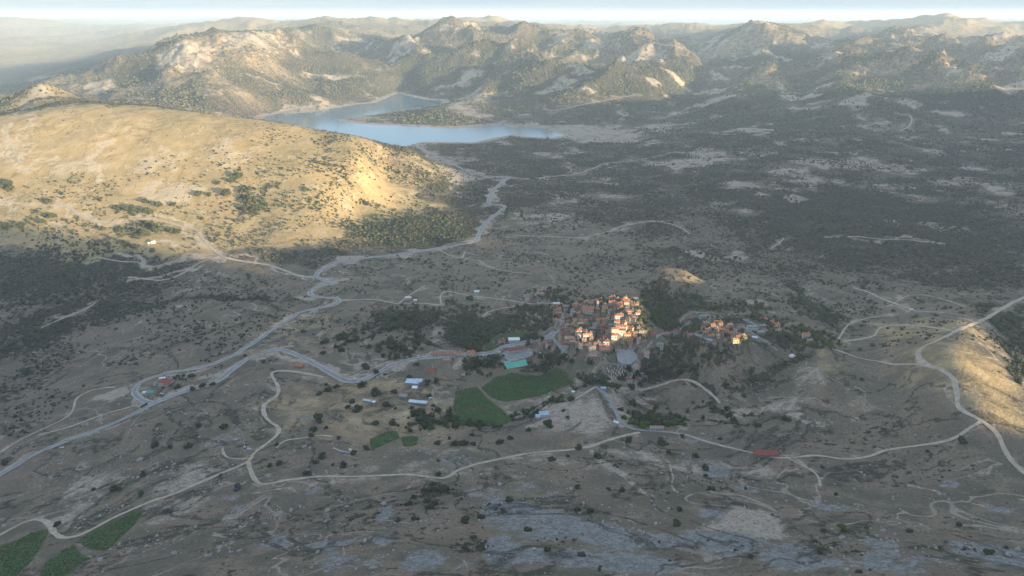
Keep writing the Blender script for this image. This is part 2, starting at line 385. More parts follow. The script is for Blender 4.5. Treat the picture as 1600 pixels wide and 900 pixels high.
# dark scrub
patch(SCRUB, [(60,430,150,45,.85),(160,470,120,35,.7),(40,520,90,50,.75),(20,600,60,50,.55),(230,430,90,25,.7),(480,400,80,12,.7),(600,395,60,10,.4),
 (640,360,110,30,.85),(700,345,60,20,.8),(560,385,50,14,.6),(600,270,110,22,.5),(690,290,45,24,.75),(420,310,60,24,.45),
 (640,500,60,22,.75),(700,500,60,22,.6),(740,520,60,30,.8),(790,500,50,25,.6),(830,510,60,26,.6),(870,560,60,14,.75),(930,590,30,14,.7),
 (1010,575,60,26,.8),(1060,560,50,28,.7),(1060,520,30,20,.8),(1035,490,30,30,.9),(1060,480,60,20,.7),(1110,475,60,12,.5),(1170,500,60,20,.7),(1200,530,60,18,.7),(1270,535,45,16,.7),
 (1130,550,60,14,.5),(1120,620,60,20,.4),(1180,600,60,14,.6),(1230,570,40,10,.45),(1180,640,60,14,.4),(1020,655,50,12,.85),(750,655,60,16,.6),(670,655,40,16,.5),(830,600,30,14,.6),(860,620,50,8,.4),
 (1300,505,70,16,.5),(1560,500,40,30,.8),(1590,520,30,40,.8),(1580,480,30,20,.6),(1250,425,70,20,.6),(1250,470,80,16,.4),
 (690,775,50,20,.6),(760,800,50,14,.5),(740,850,50,16,.6),(880,850,50,14,.5),(1300,860,80,14,.5),(1520,860,60,14,.5),(1170,875,40,12,.4),(640,850,40,10,.3),
 (1350,340,260,100,.85),(1200,300,160,60,.8),(1000,310,120,60,.7),(900,240,90,30,.7),(1300,260,200,30,.6),(830,330,60,40,.7),(1100,400,160,26,.6),(1500,420,120,40,.7),(1400,470,120,20,.3)])
# woodland on the far mountains
patch(SCRUB, [(500,120,130,40,.85),(640,90,80,40,.92),(720,100,120,50,.9),(850,110,120,60,.9),(950,120,90,50,.95),(1050,120,90,50,1),(1200,90,110,16,.95),(1440,85,130,22,.9),(1300,140,200,50,.85),(1500,150,120,30,.9),(1200,180,160,40,.8),(240,110,60,20,.95),(180,125,90,16,.8),(300,140,120,20,.8),(400,140,80,30,.7),(90,150,60,10,.6),(150,95,90,20,.75),(700,180,80,10,.7),(620,185,50,8,.6)])
patch(SCRUB, [(300,80,45,30,-.95),(385,55,50,16,-.9),(400,85,80,20,-.55),(450,42,50,12,-.9),(560,36,120,12,-.97),(780,34,120,8,-.97),(1060,45,50,10,-.9),(1170,55,110,22,-.9),(1300,50,120,20,-.75),(1450,38,120,16,-.9),(1200,125,30,9,-.9),(1400,105,110,9,-.8),(1500,120,90,9,-.7),(60,60,240,30,-.75),(160,70,120,15,-.6),(330,130,60,12,-.5),(250,130,60,8,-.4),(1440,52,30,14,-.8),(900,42,40,5,-.6),(1250,165,60,8,-.4)], 0.5)
# pale bare ground
stroke(BARE, [([(45,170),(40,195),(50,205),(20,225),(5,215)],6,.5),([(165,225),(150,245),(155,275)],9,.7)])
patch(BARE, [(130,262,50,22,.5),(60,255,60,18,.4),(250,255,60,22,.5),(350,240,70,22,.45),(270,300,60,16,.6),(30,225,30,30,.5),(180,205,60,14,.35),(450,290,60,16,.3),(620,300,80,16,.35),(130,310,60,20,.3),
 (290,85,38,24,.9),(385,58,50,10,.6),(66,145,26,12,.7),(420,75,60,14,.3),
 (170,622,36,12,.8),(120,640,10,8,.3),(300,700,70,20,.1),(290,745,50,30,.6),(270,790,55,25,.5),(130,770,45,28,.55),(100,815,40,18,.5),(170,800,50,16,.45),(330,590,30,8,.6),
 (640,545,35,14,.4),(590,575,50,18,.5),(520,555,50,24,.3),(700,520,50,14,.4),(690,530,60,12,.3),(830,500,20,20,.5),(800,470,30,10,.3),(560,640,60,20,.3),(650,640,40,14,.4),(690,620,40,14,.45),(900,650,60,26,.6),(860,650,30,16,.7),(960,640,30,24,.6),(1000,625,50,12,.5),(850,580,40,10,.3),(905,590,30,14,.5),
 (1100,540,60,12,.25),(1150,560,90,16,.22),(1230,600,110,18,.38),(1130,650,90,14,.4),(1220,640,60,10,.4),(1330,620,70,10,.3),(1360,640,50,12,.3),(1480,490,40,20,.2),(1430,590,40,10,.2),
 (1100,400,25,9,.7),(1150,402,20,9,.6),(1090,480,30,9,.35),(1190,475,20,8,.5),(1180,480,14,12,.4),
 (1100,240,40,8,.55),(1180,238,40,8,.5),(1300,255,90,9,.6),(1400,265,70,9,.55),(1500,285,60,10,.5),(1240,312,20,5,.8),(1350,250,40,5,.5),(960,320,50,14,.3),(990,332,60,8,.3),(1270,350,50,6,.3),(1480,358,40,7,.6),(1400,350,16,5,.6),(1320,385,90,8,.3),(1250,380,30,14,.3),(890,262,12,9,.5),(900,210,60,5,.3),
 (938,213,62,9,1.0),(895,201,46,5,.95),(960,219,20,4,.9),(840,235,40,5,.3),(1040,210,40,4,.4),(1230,205,60,6,.4),(1480,205,16,4,.6),(1580,208,20,5,.7),(1390,220,10,4,.5),
 (100,62,110,7,.5),(50,75,60,5,.5),(150,55,80,4,.4),(640,40,20,3,.3),
 (980,700,50,12,.4),(1010,720,24,14,.5),(1100,730,60,14,.5),(1180,740,40,12,.5),(1180,820,50,22,.85),(1130,830,40,12,.6),(960,730,50,10,.4),(700,705,60,12,.45),(620,730,60,8,.4),(580,745,200,5,.4),(780,740,60,14,.45),(850,720,70,10,.4),(1560,700,50,14,.3)])
patch(BARE, [(560,560,110,50,.33),(670,520,90,36,.33),(900,640,140,36,.42),(1150,580,150,46,.26),(560,640,120,28,.30),(830,450,140,22,.25),(1330,600,120,30,.25),(700,740,260,20,.2),(500,480,60,14,.25),(350,690,90,16,.22)], .5)
# bluish grey rock and scree
patch(ROCK, [(780,800,50,16,.8),(830,815,70,14,.7),(900,830,100,14,.75),(1000,845,120,16,.7),(1120,850,90,20,.7),(660,870,30,14,.9),(602,800,13,14,.8),(600,840,22,9,.7),(790,860,30,26,.9),(820,870,60,14,.8),(950,880,120,14,.75),(1250,870,80,24,.7),(1400,875,120,16,.6),(1560,870,60,20,.75),(1380,850,60,10,.6),(1300,792,32,6,.8),(500,850,60,8,.6),(440,845,50,10,.5),(540,880,60,14,.5),(560,840,30,8,.5),(1130,740,30,8,.7),(1080,720,24,8,.6),(1060,690,40,10,.4),(1180,760,40,9,.5),(820,760,60,14,.4),(760,770,50,14,.5),(880,780,40,10,.5),(1490,765,22,6,.6),(1580,800,30,8,.5),(490,765,14,9,.6),(480,760,40,14,.3),(360,780,20,6,.5),(370,800,16,9,.5),(240,845,60,6,.4),
 (60,640,60,14,.1),(480,655,30,6,.5),(1100,800,30,10,.6),(700,720,60,14,.45),(360,690,40,14,.4),(230,700,40,12,.3)])
patch(ROCK, [(1360,540,10,4,.3)])
stroke(ROCK, [([(420,846),(460,848),(500,852),(540,872)],7,.7),([(720,880),(800,850),(900,845),(1000,860)],14,.5)])
STRAW = np.maximum(STRAW, .75 * sstep(8500, 11000, R2)); BARE = np.maximum(BARE, .42 * sstep(9500, 14000, R2))
SCRUB *= 1 - .7 * sstep(9500, 13000, R2)
_v = sstep(1450, 2000, GY) * (1 - sstep(7500, 9500, R2)) * (1 - STRAW)
BARE = np.maximum(BARE, .62 * _v * sstep(.18, .62, fbm(GX, GY, 330, 5, .55, seed=21.3)))
BARE = np.maximum(BARE, .50 * _v * sstep(.45, .7, fbm(GX, GY, 120, 4, .55, seed=25.3)))
SCRUB *= 1 - .55 * _v * sstep(.10, .55, fbm(GX, GY, 330, 5, .55, seed=21.3))
STRAW = np.maximum(STRAW, .42 * sstep(3600, 4600, R2))
# reservoir rim: bare drawdown shore
rim = np.where((sd > -30) & (sd < 400), 1 - sstep(26, 68, sd), 0)
BARE = np.maximum(BARE, rim)
SCRUB *= 1 - rim
patch(SCRUB, [(938,213,56,8,-.97),(895,201,42,4,-.95)])
ROCK *= (R2 < 3000)
for F in (SCRUB, BARE, STRAW, ROCK): F[:, -1] = F[:, 0]
# ------------------------------------------------------------------ road and field surveys (image positions)
ASPHALT = [
 ([(-40,765),(0,742),(50,713),(100,690),(150,672),(200,652),(235,632),(285,613),(330,600),(350,588),(375,568),(400,555),(430,546),(455,551),(490,568),(520,585),(545,596),(570,593),(600,577),(625,566),(655,560),(690,557),(730,554),(765,552),(785,543),(815,536),(845,529),(870,521)],7.0),
 ([(238,630),(219,624),(210,612),(217,600),(237,590),(265,582),(297,577),(330,570),(365,555),(400,534),(430,513),(455,498),(470,488),(500,481),(520,478),(530,471),(520,466),(495,464),(484,459),(487,452),(502,447),(528,443),(510,439),(492,433)],6.5),
 ([(492,433),(500,422),(520,412),(560,405),(620,398),(680,389),(720,382),(743,376),(757,350),(785,328),(786,321),(764,318),(770,300),(790,280),(800,277)],7.5),
 ([(800,277),(760,275),(735,270),(700,252),(665,236),(640,222)],8.0),
]
LANES = [
 ([(930,605),(945,615),(955,630),(965,650),(973,662),(990,671),(1010,673),(1050,676),(1080,682)],5.0),
 ([(870,521),(858,518),(865,530),(878,545),(886,552)],2.8),
 ([(1020,533),(1010,545),(1000,556)],2.6),([(1020,530),(1035,522),(1060,516),(1075,505),(1080,500)],2.8),
 ([(1085,522),(1100,528),(1112,536)],2.6),([(1160,510),(1175,520),(1190,530),(1205,540),(1215,548)],2.6),
 ([(846,522),(855,516),(864,511)],3.5),([(937,527),(935,518),(938,510)],2.5),([(1150,495),(1175,505),(1200,517)],3.0),
 ([(1060,512),(1065,500),(1080,490),(1110,488)],3.0),
]
TRACKS = [
 ([(492,433),(470,432),(450,425),(425,416),(400,411),(360,405),(340,395),(325,383),(315,370),(308,360),(285,354),(255,346),(225,342),(190,349),(165,348),(145,345),(125,336),(110,325),(95,320),(60,322),(30,318),(-10,314)],7.0),
 ([(335,398),(300,401),(265,410),(235,418),(215,410),(190,409),(150,402)],3.5),
 ([(335,402),(310,412),(285,428),(255,438),(225,436),(200,433)],5.0),
 ([(240,378),(275,381),(312,378)],3.5),([(80,350),(95,353),(110,354)],3.0),
 ([(65,512),(100,497),(130,485),(150,473)],4.0),
 ([(-10,712),(5,705),(30,688),(75,667),(100,655),(115,640),(120,622),(150,608),(180,605)],3.5),
 ([(60,680),(110,667),(160,648),(190,640),(215,633)],3.5),
 ([(505,590),(470,582),(430,580),(424,586),(435,605),(432,620),(413,632),(412,645),(420,658),(435,668),(433,680),(415,695),(395,710),(388,722),(350,738),(300,760),(265,775),(230,786),(180,808),(130,835),(100,842),(85,832),(75,817),(55,811),(30,820),(-10,842)],5.0),
 ([(388,722),(395,745),(410,758),(440,752),(500,745),(560,745),(640,742),(695,748),(715,735),(760,722),(830,708),(870,705),(915,700),(950,688),(980,680),(1000,676)],4.5),
 ([(432,700),(445,688),(475,685),(500,680),(520,683)],3.0),([(520,700),(530,705),(545,708),(560,710)],2.6),([(348,700),(350,712),(365,718),(388,716)],2.6),
 ([(1080,682),(1100,690),(1150,702),(1175,707),(1200,714),(1230,716),(1280,712),(1320,718),(1360,713),(1385,703),(1430,697),(1485,688),(1510,672),(1533,659)],3.8),
 ([(1230,716),(1255,728),(1275,740),(1283,760)],2.0),
 ([(1615,750),(1600,738),(1580,720),(1568,700),(1560,680),(1535,658),(1500,640),(1495,615),(1490,592),(1470,578),(1445,571),(1436,558),(1438,545),(1470,530),(1500,515),(1540,498),(1570,480),(1600,465),(1620,456)],5.5),
 ([(1470,578),(1440,570),(1400,570),(1375,565),(1345,560),(1320,552),(1300,545)],3.0),
 ([(1320,533),(1345,530),(1365,525),(1377,511),(1410,508),(1450,511),(1490,518)],4.0),
 ([(1310,530),(1325,508),(1345,500),(1370,495),(1405,490)],2.6),
 ([(1335,450),(1360,458),(1380,468),(1415,480),(1430,486)],3.5),([(1430,486),(1460,488),(1500,492),(1530,500)],3.5),
 ([(930,605),(905,620),(880,635),(860,643)],3.2),
 ([(950,606),(1000,608),(1030,603),(1060,593),(1085,597),(1110,615),(1125,630)],3.0),
 ([(500,482),(530,471),(580,468),(600,471),(625,475),(660,474),(690,477)],4.0),
 ([(690,477),(688,462),(700,455),(720,460),(745,464),(760,465),(800,470),(830,475),(862,474),(875,477)],3.6),([(623,474),(635,465),(650,455),(665,446)],3.0),
 ([(752,497),(762,488),(780,483),(800,480)],3.0),([(710,573),(722,566),(730,560)],3.0),
 ([(795,367),(830,369),(860,370),(910,371),(950,362),(980,352),(1010,347),(1040,348),(1065,357),(1078,366)],4.0),([(953,363),(962,356),(985,350)],3.0),
 ([(1290,371),(1340,370),(1375,374),(1420,375),(1440,378),(1480,382)],3.5),([(1205,388),(1218,380),(1225,372)],3.0),
 ([(800,277),(830,279),(860,276),(900,272),(930,262),(948,255),(1000,250),(1030,243),(1060,239),(1095,240)],5.5),
 ([(745,375),(720,378),(700,382),(685,388)],3.0),([(685,390),(700,398),(720,404),(727,393)],3.0),([(727,404),(750,408),(765,418),(800,425),(830,428)],3.0),
 ([(850,170),(868,173),(900,166),(930,160),(950,156),(975,152),(992,148)],6.0),([(1020,186),(1045,182),(1070,172)],5.0),([(1405,205),(1420,198),(1425,186),(1420,180)],5.0),([(1345,200),(1360,196),(1372,190)],4.0),
 ([(898,43),(888,55),(875,64),(862,70)],9.0),([(900,43),(925,50),(940,55),(950,58)],9.0),([(985,55),(1010,63),(1035,70),(1055,72),(1070,78)],9.0),
 ([(40,168),(38,180),(50,197),(48,203),(30,212),(15,222)],6.0),([(5,195),(12,208),(4,222)],6.0),([(20,228),(26,245),(32,256)],6.0),
 ([(1390,478),(1420,462),(1450,462),(1480,470),(1510,480)],2.4),
]
FIELDS = {   # outlines of the green plots
 'vineyard_row_a': ([(0,852),(20,846),(60,829),(78,826),(62,858),(46,880),(22,905),(-30,905)], 62, .9),
 'vineyard_row_b': ([(123,843),(160,818),(222,789),(221,803),(205,825),(186,843),(165,861),(140,858),(128,850)], 35, 1.0),
 'vineyard_row_c': ([(60,905),(66,884),(90,866),(116,850),(125,864),(140,874),(118,888),(95,905)], 35, .9),
 'f_d': ([(752,606),(772,590),(800,582),(868,573),(886,582),(897,600),(860,612),(826,622),(790,628),(768,622)], 8, .95),
 'f_e': ([(712,612),(745,604),(762,622),(785,640),(800,655),(790,663),(755,667),(720,664),(708,640)], 8, .95),
 'f_f': ([(766,530),(785,522),(815,517),(832,522),(812,528),(778,534)], 8, .9),
 'f_g': ([(578,686),(600,676),(620,673),(625,684),(608,692),(580,704)], 10, .9),
 'f_h': ([(627,684),(655,682),(651,696),(630,698)], 10, .8),
 'f_i': ([(757,540),(768,533),(779,543),(766,548),(757,546)], 8, .8),
}
for nm, (pg, ang, st) in FIELDS.items():
    u = unproj([q[0] for q in pg], [q[1] for q in pg])
    m = (GX > u[:, 0].min() - 20) & (GX < u[:, 0].max() + 20) & (GY > u[:, 1].min() - 20) & (GY < u[:, 1].max() + 20)
    d = poly_sdf(GX[m], GY[m], u[:, :2])
    FIELD[m] = np.maximum(FIELD[m], (1 - sstep(-2, 3, d)) * st)
    SCRUB[m] *= sstep(-1, 4, d); BARE[m] *= sstep(-1, 4, d); ROCK[m] *= sstep(-1, 4, d)
stroke(BARE, [(pts, 9, .55) for pts, w_ in ASPHALT] + [(pts, 5.5, .42) for pts, w_ in TRACKS if pts[0][1] > 260])
stroke(SCRUB, [(pts, 6, -.9) for pts, w_ in ASPHALT + TRACKS + LANES])
patch(SCRUB, [(985,568,16,14,-.98),(803,571,22,10,-.98),(800,552,30,10,-.98)])
patch(BARE, [(985,568,17,13,.9),(800,560,34,8,.6),(985,592,20,10,.3)])

# hedges, stream beds and gullies: dark lines of growth
HEDGES = [([(640,520),(655,533),(675,542),(690,548)],5,.9),([(560,520),(600,505),(640,490),(700,480)],5,.6),([(700,470),(725,485),(745,505),(760,530),(740,552)],8,.9),([(690,525),(720,530),(745,536)],5,.9),
 ([(720,668),(760,660),(800,655),(840,645),(870,628)],7,.95),([(740,655),(790,650),(830,640),(860,632),(890,630)],6,.8),([(905,575),(915,590),(930,600)],5,.9),([(880,590),(900,608),(915,600)],4,.9),
 ([(1080,560),(1095,590),(1110,615),(1125,640),(1150,660)],7,.75),([(1115,640),(1160,650),(1220,655)],6,.6),([(1240,440),(1255,470),(1290,500),(1310,520)],9,.9),([(1250,560),(1210,580),(1160,590)],7,.7),([(1000,590),(1050,590),(1090,575)],7,.8),
 ([(150,505),(200,490),(260,470),(330,462),(420,470)],6,.8),([(0,560),(60,520),(130,500)],8,.8),([(0,480),(80,470),(180,480)],9,.8),([(620,500),(600,515),(560,530),(530,545)],6,.8),([(760,640),(730,655),(700,660)],9,.8),
 ([(1040,645),(1080,655),(1130,662),(1180,668)],5,.7),([(1590,500),(1580,540),(1595,600)],8,.8),([(560,310),(600,322),(640,330),(700,327)],3,.8),([(600,365),(620,350),(660,340),(720,332)],4,.9),([(500,240),(503,255),(510,265),(530,272),(570,280)],3,.7),([(540,240),(580,250),(640,258)],3,.7)]
stroke(SCRUB, HEDGES)
stroke(BARE, [([(163,230),(150,255),(152,290)],5,.7),([(0,258),(40,262),(90,245)],5,.6),([(290,330),(320,330),(350,327)],2,.6),([(210,505),(250,490),(275,480),(282,492)],3,.6),([(1000,700),(1015,712),(1030,735),(1055,765)],5,.55),([(930,705),(960,730),(985,755),(1010,772)],6,.55),([(1040,720),(1050,745),(1058,768)],2,.8),
 ([(1100,560),(1160,545),(1230,575)],10,.25),([(1200,640),(1260,655),(1330,650)],12,.55),([(1420,760),(1480,775),(1600,810)],3,.6),([(1300,775),(1370,790)],4,.5),([(380,775),(440,765),(470,772)],4,.5),([(60,735),(120,710),(190,690)],2,.5),([(30,775),(90,750),(140,742)],2,.5),([(880,640),(930,640),(970,665)],12,.6),([(830,665),(860,652),(900,655)],14,.7)])
patch(STRAW, [(560,660,90,22,.35),(620,690,120,16,.25),(470,500,60,16,.45),(880,700,60,8,.4),(420,640,40,20,.2),(130,770,200,30,.18),(1400,640,120,40,.22),(1250,700,150,30,.16)])
patch(SCRUB, [(1400,720,220,60,.34),(1300,690,160,30,.36),(560,800,140,30,.40),(450,820,120,40,.36),(1100,760,120,14,.42),(1000,770,90,12,.4),(950,720,50,12,.45)])

stroke(BARE, [(pts, 4.5, .75) for pts, w_ in TRACKS if 150 < pts[0][1] < 450 and pts[0][0] < 520])
# ------------------------------------------------------------------ materials
def new_mat(name, rough=0.9, spec=0.15):
    m = bpy.data.materials.new(name); m.use_nodes = True
    b = m.node_tree.nodes['Principled BSDF']
    b.inputs['Roughness'].default_value = rough
    b.inputs['Specular IOR Level'].default_value = spec
    return m, m.node_tree, b
class NB:
    """small node builder"""
    def __init__(s, nt): s.nt = nt
    def n(s, t, **kw):
        x = s.nt.nodes.new(t)
        for k, v in kw.items(): setattr(x, k, v)
        return x
    def ln(s, a, b): s.nt.links.new(a, b)
    def pos(s): return s.n('ShaderNodeNewGeometry').outputs['Position']
    def noise(s, vec, wl, detail=4, rough=0.55, dist=0.0):
        m = s.n('ShaderNodeVectorMath', operation='SCALE'); s.ln(vec, m.inputs[0]); m.inputs['Scale'].default_value = 1.0 / wl
        x = s.n('ShaderNodeTexNoise'); s.ln(m.outputs[0], x.inputs['Vector'])
        x.inputs['Scale'].default_value = 1.0; x.inputs['Detail'].default_value = detail; x.inputs['Roughness'].default_value = rough; x.inputs['Distortion'].default_value = dist
        return x.outputs[0]
    def math(s, op, a, b=None, clamp=False):
        x = s.n('ShaderNodeMath', operation=op); x.use_clamp = clamp
        for i, v in enumerate((a, b)):
            if v is None: continue
            if isinstance(v, (int, float)): x.inputs[i].default_value = v
            else: s.ln(v, x.inputs[i])
        return x.outputs[0]
    def ss(s, v, a, b, lo=0.0, hi=1.0):
        x = s.n('ShaderNodeMapRange', interpolation_type='SMOOTHSTEP')
        s.ln(v, x.inputs[0])
        for i, q in ((1, a), (2, b), (3, lo), (4, hi)):
            if isinstance(q, (int, float)): x.inputs[i].default_value = q
            else: s.ln(q, x.inputs[i])
        return x.outputs[0]
    def mix(s, f, a, b):
        x = s.n('ShaderNodeMix', data_type='RGBA')
        if isinstance(f, (int, float)): x.inputs[0].default_value = f
        else: s.ln(f, x.inputs[0])
        for i, v in ((6, a), (7, b)):
            if isinstance(v, tuple): x.inputs[i].default_value = (*v, 1)
            else: s.ln(v, x.inputs[i])
        return x.outputs[2]
    def attr(s, name):
        return s.n('ShaderNodeAttribute', attribute_name=name).outputs['Fac']
def ground_material():
    m, nt, b = new_mat('hill_ground', 0.95, 0.05)
    N = NB(nt); p = N.pos()
    scrub, bare, straw, rock = N.attr('scrub'), N.attr('bare'), N.attr('straw'), N.attr('rock')
    big = N.noise(p, 160, 5, 0.6); med = N.noise(p, 38, 5, 0.62); fine = N.noise(p, 7.5, 5, 0.7); vfine = N.noise(p, 2.6, 3, 0.7)
    col = N.mix(N.ss(big, .38, .62), (.175, .140, .100), (.122, .108, .080))
    col = N.mix(N.ss(med, .42, .60), col, (.215, .168, .122))
    # straw grass
    st = N.ss(N.math('ADD', straw, N.math('MULTIPLY', N.math('SUBTRACT', med, .5), .9)), .25, .75)
    sc_ = N.mix(N.ss(med, .38, .64), (.36, .26, .125), (.42, .315, .165))
    sc_ = N.mix(N.ss(big, .45, .65), sc_, (.31, .24, .12))
    col = N.mix(st, col, sc_)
    # pale bare soil
    bt = N.math('ADD', bare, N.math('MULTIPLY', N.math('SUBTRACT', med, .5), 1.1))
    bt = N.math('ADD', bt, N.math('MULTIPLY', N.math('SUBTRACT', fine, .5), .5))
    bt = N.ss(bt, .34, .62)
    bc = N.mix(N.ss(fine, .35, .65), (.31, .255, .195), (.40, .33, .26))
    bc = N.mix(N.math('MULTIPLY', st, .7), bc, (.50, .40, .25))
    col = N.mix(bt, col, bc)
    # worn trails and field edges: thin pale and dark lines
    ln1 = N.noise(p, 95, 3, .5, .6); ln2 = N.noise(p, 150, 4, .55, .9)
    a1 = N.math('ABSOLUTE', N.math('SUBTRACT', ln1, .5)); a2 = N.math('ABSOLUTE', N.math('SUBTRACT', ln2, .5))
    pal = N.math('MULTIPLY', N.ss(a1, .004, .012, 1, 0), N.ss(big, .46, .56))
    col = N.mix(N.math('MULTIPLY', pal, .75), col, bc)
    drk = N.math('MULTIPLY', N.ss(a2, .006, .022, 1, 0), N.math('MULTIPLY', N.ss(fine, .40, .55), N.ss(straw, .2, .8, 1, .45)))
    # grey rock and scree
    rt = N.math('ADD', rock, N.math('MULTIPLY', N.math('SUBTRACT', med, .5), 1.2))
    rt = N.math('ADD', rt, N.math('MULTIPLY', N.math('SUBTRACT', fine, .5), 1.1))
    rt = N.ss(rt, .40, .62)
    col = N.mix(rt, col, N.mix(N.ss(fine, .4, .6), (.17, .168, .158), (.245, .24, .225)))
    # dry tufts and stones
    col = N.mix(N.math('MULTIPLY', N.ss(vfine, .60, .72), .45), col, (.26, .225, .165))
    # low heath and dark scrub seen as speckle
    thr = N.math('SUBTRACT', .64, N.math('MULTIPLY', scrub, .27))
    open_ = N.math('ADD', N.math('MULTIPLY', bt, .10), N.math('ADD', N.math('MULTIPLY', rt, .05), N.math('MULTIPLY', st, .05)))
    thr = N.math('ADD', thr, open_)
    mixn = N.math('ADD', N.math('MULTIPLY', fine, .62), N.math('MULTIPLY', med, .38))
    sp = N.ss(mixn, thr, N.math('ADD', thr, .05))
    dk = N.mix(N.ss(big, .4, .6), (.031, .035, .027), (.044, .044, .033))
    sp = N.math('MAXIMUM', sp, N.math('MULTIPLY', drk, .85))
    col = N.mix(N.math('MULTIPLY', sp, .9), col, dk)
    vt = N.ss(vfine, .54, .62)
    col = N.mix(N.math('MULTIPLY', N.math('MULTIPLY', vt, .62), N.math('SUBTRACT', 1.0, st)), col, (.058, .052, .037))
    fl = N.ss(N.math('ADD', N.attr('field'), N.math('MULTIPLY', N.math('SUBTRACT', fine, .5), .4)), .4, .6)
    col = N.mix(fl, col, N.mix(N.ss(med, .4, .6), (.11, .10, .06), (.085, .095, .045)))
    nt.links.new(col, b.inputs['Base Color'])
    bu = N.n('ShaderNodeBump'); bu.inputs['Strength'].default_value = 0.75; bu.inputs['Distance'].default_value = 1.0
    hh = N.math('ADD', N.math('MULTIPLY', fine, 2.4), N.math('ADD', N.math('MULTIPLY', vfine, .8), N.math('MULTIPLY', med, 5.0)))
    hh = N.math('ADD', hh, N.math('MULTIPLY', sp, N.math('ADD', .8, N.math('MULTIPLY', scrub, 1.6))))
    nt.links.new(hh, bu.inputs['Height']); nt.links.new(bu.outputs[0], b.inputs['Normal'])
    return m
def mesh_obj(name, V, F, mat=None, parent=None, smooth=False, kind=None, link=True):
    """V (n,3), F (m,k) arrays of equal-sized faces or list of such arrays"""
    me = bpy.data.meshes.new(name)
    V = np.asarray(V, np.float32)
    Fs = F if isinstance(F, list) else [F]
    Fs = [np.asarray(f, np.int32) for f in Fs if len(f)]
    me.vertices.add(len(V)); me.vertices.foreach_set('co', V.ravel())
    loops = np.concatenate([f.ravel() for f in Fs]); me.loops.add(len(loops)); me.loops.foreach_set('vertex_index', loops)
    cnt = np.concatenate([np.full(len(f), f.shape[1], np.int32) for f in Fs])
    st = np.concatenate([[0], np.cumsum(cnt)[:-1]]).astype(np.int32)
    me.polygons.add(len(cnt)); me.polygons.foreach_set('loop_start', st)
    try: me.polygons.foreach_set('loop_total', cnt)
    except Exception: pass
    me.polygons.foreach_set('use_smooth', np.full(len(cnt), smooth, bool))
    me.update(calc_edges=True)
    if mat is not None: me.materials.append(mat)
    o = bpy.data.objects.new(name, me)
    if link: sc.collection.objects.link(o)
    if parent is not None: o.parent = parent
    if kind: o['kind'] = kind
    return o
def add_attr(me, name, arr):
    a = me.attributes.new(name, 'FLOAT', 'POINT'); a.data.foreach_set('value', np.asarray(arr, np.float32).ravel())
M_GROUND = ground_material()
def build_ground():
    V = np.stack([GX[:, :-1], GY[:, :-1], H[:, :-1]], -1).reshape(-1, 3)
    m = NT - 1
    I = np.arange(NR - 1)[:, None] * m; J = np.arange(m)[None, :]; J2 = (J + 1) % m
    F = np.stack([I + J, I + J2, I + m + J2, I + m + J], -1).reshape(-1, 4)[:, ::-1]
    # close the middle under the look-out
    k = len(V); V = np.vstack([V, [[0, 0, H[0].mean()]]])
    C = np.stack([np.full(m, k), J2[0], J[0]], -1)[:, ::-1]
    o = mesh_obj('ground', V, [F, C], M_GROUND, smooth=True, kind='structure')
    for nm, A_ in (('field', FIELD), ('scrub', SCRUB), ('bare', BARE), ('straw', STRAW), ('rock', ROCK)):
        add_attr(o.data, nm, np.append(A_[:, :-1].ravel(), 0.2))
    return o
G_OBJ = build_ground()
# water
mw, ntw, bw = new_mat('water', 0.09, 0.5)
bw.inputs['Base Color'].default_value = (.07, .17, .23, 1)
N = NB(ntw); bu = N.n('ShaderNodeBump'); bu.inputs['Strength'].default_value = .35; bu.inputs['Distance'].default_value = .3
ntw.links.new(N.noise(N.pos(), 9, 3, .6), bu.inputs['Height']); ntw.links.new(bu.outputs[0], bw.inputs['Normal'])
lx0, ly0 = LK.min(0) - 60; lx1, ly1 = LK.max(0) + 60
mesh_obj('water', [(lx0, ly0, WATER_Z), (lx1, ly0, WATER_Z), (lx1, ly1, WATER_Z), (lx0, ly1, WATER_Z)], np.array([[0, 1, 2, 3]]), mw, kind='structure')
# ------------------------------------------------------------------ haze
HAZE = 4.0e-5
def build_haze():
    bpy.ops.mesh.primitive_cube_add(size=1)
    o = bpy.context.object; o.name = 'haze'; o.data.name = 'haze'
    zb = float(H.min()) - 1.0; zt = max(CAMZ, float(H.max())) + 60
    e = 47500
    o.location = (0, 0, (zb + zt) / 2); o.scale = (2 * e, 2 * e, zt - zb)
    m = bpy.data.materials.new('haze'); m.use_nodes = True; t = m.node_tree; t.nodes.clear()
    v = t.nodes.new('ShaderNodeVolumePrincipled'); v.inputs['Color'].default_value = (.64, .82, 1.0, 1)
    v.inputs['Density'].default_value = HAZE; v.inputs['Anisotropy'].default_value = 0.0
    q = t.nodes.new('ShaderNodeOutputMaterial'); t.links.new(v.outputs[0], q.inputs['Volume'])
    o.data.materials.append(m); o['kind'] = 'stuff'
    return o
build_haze()
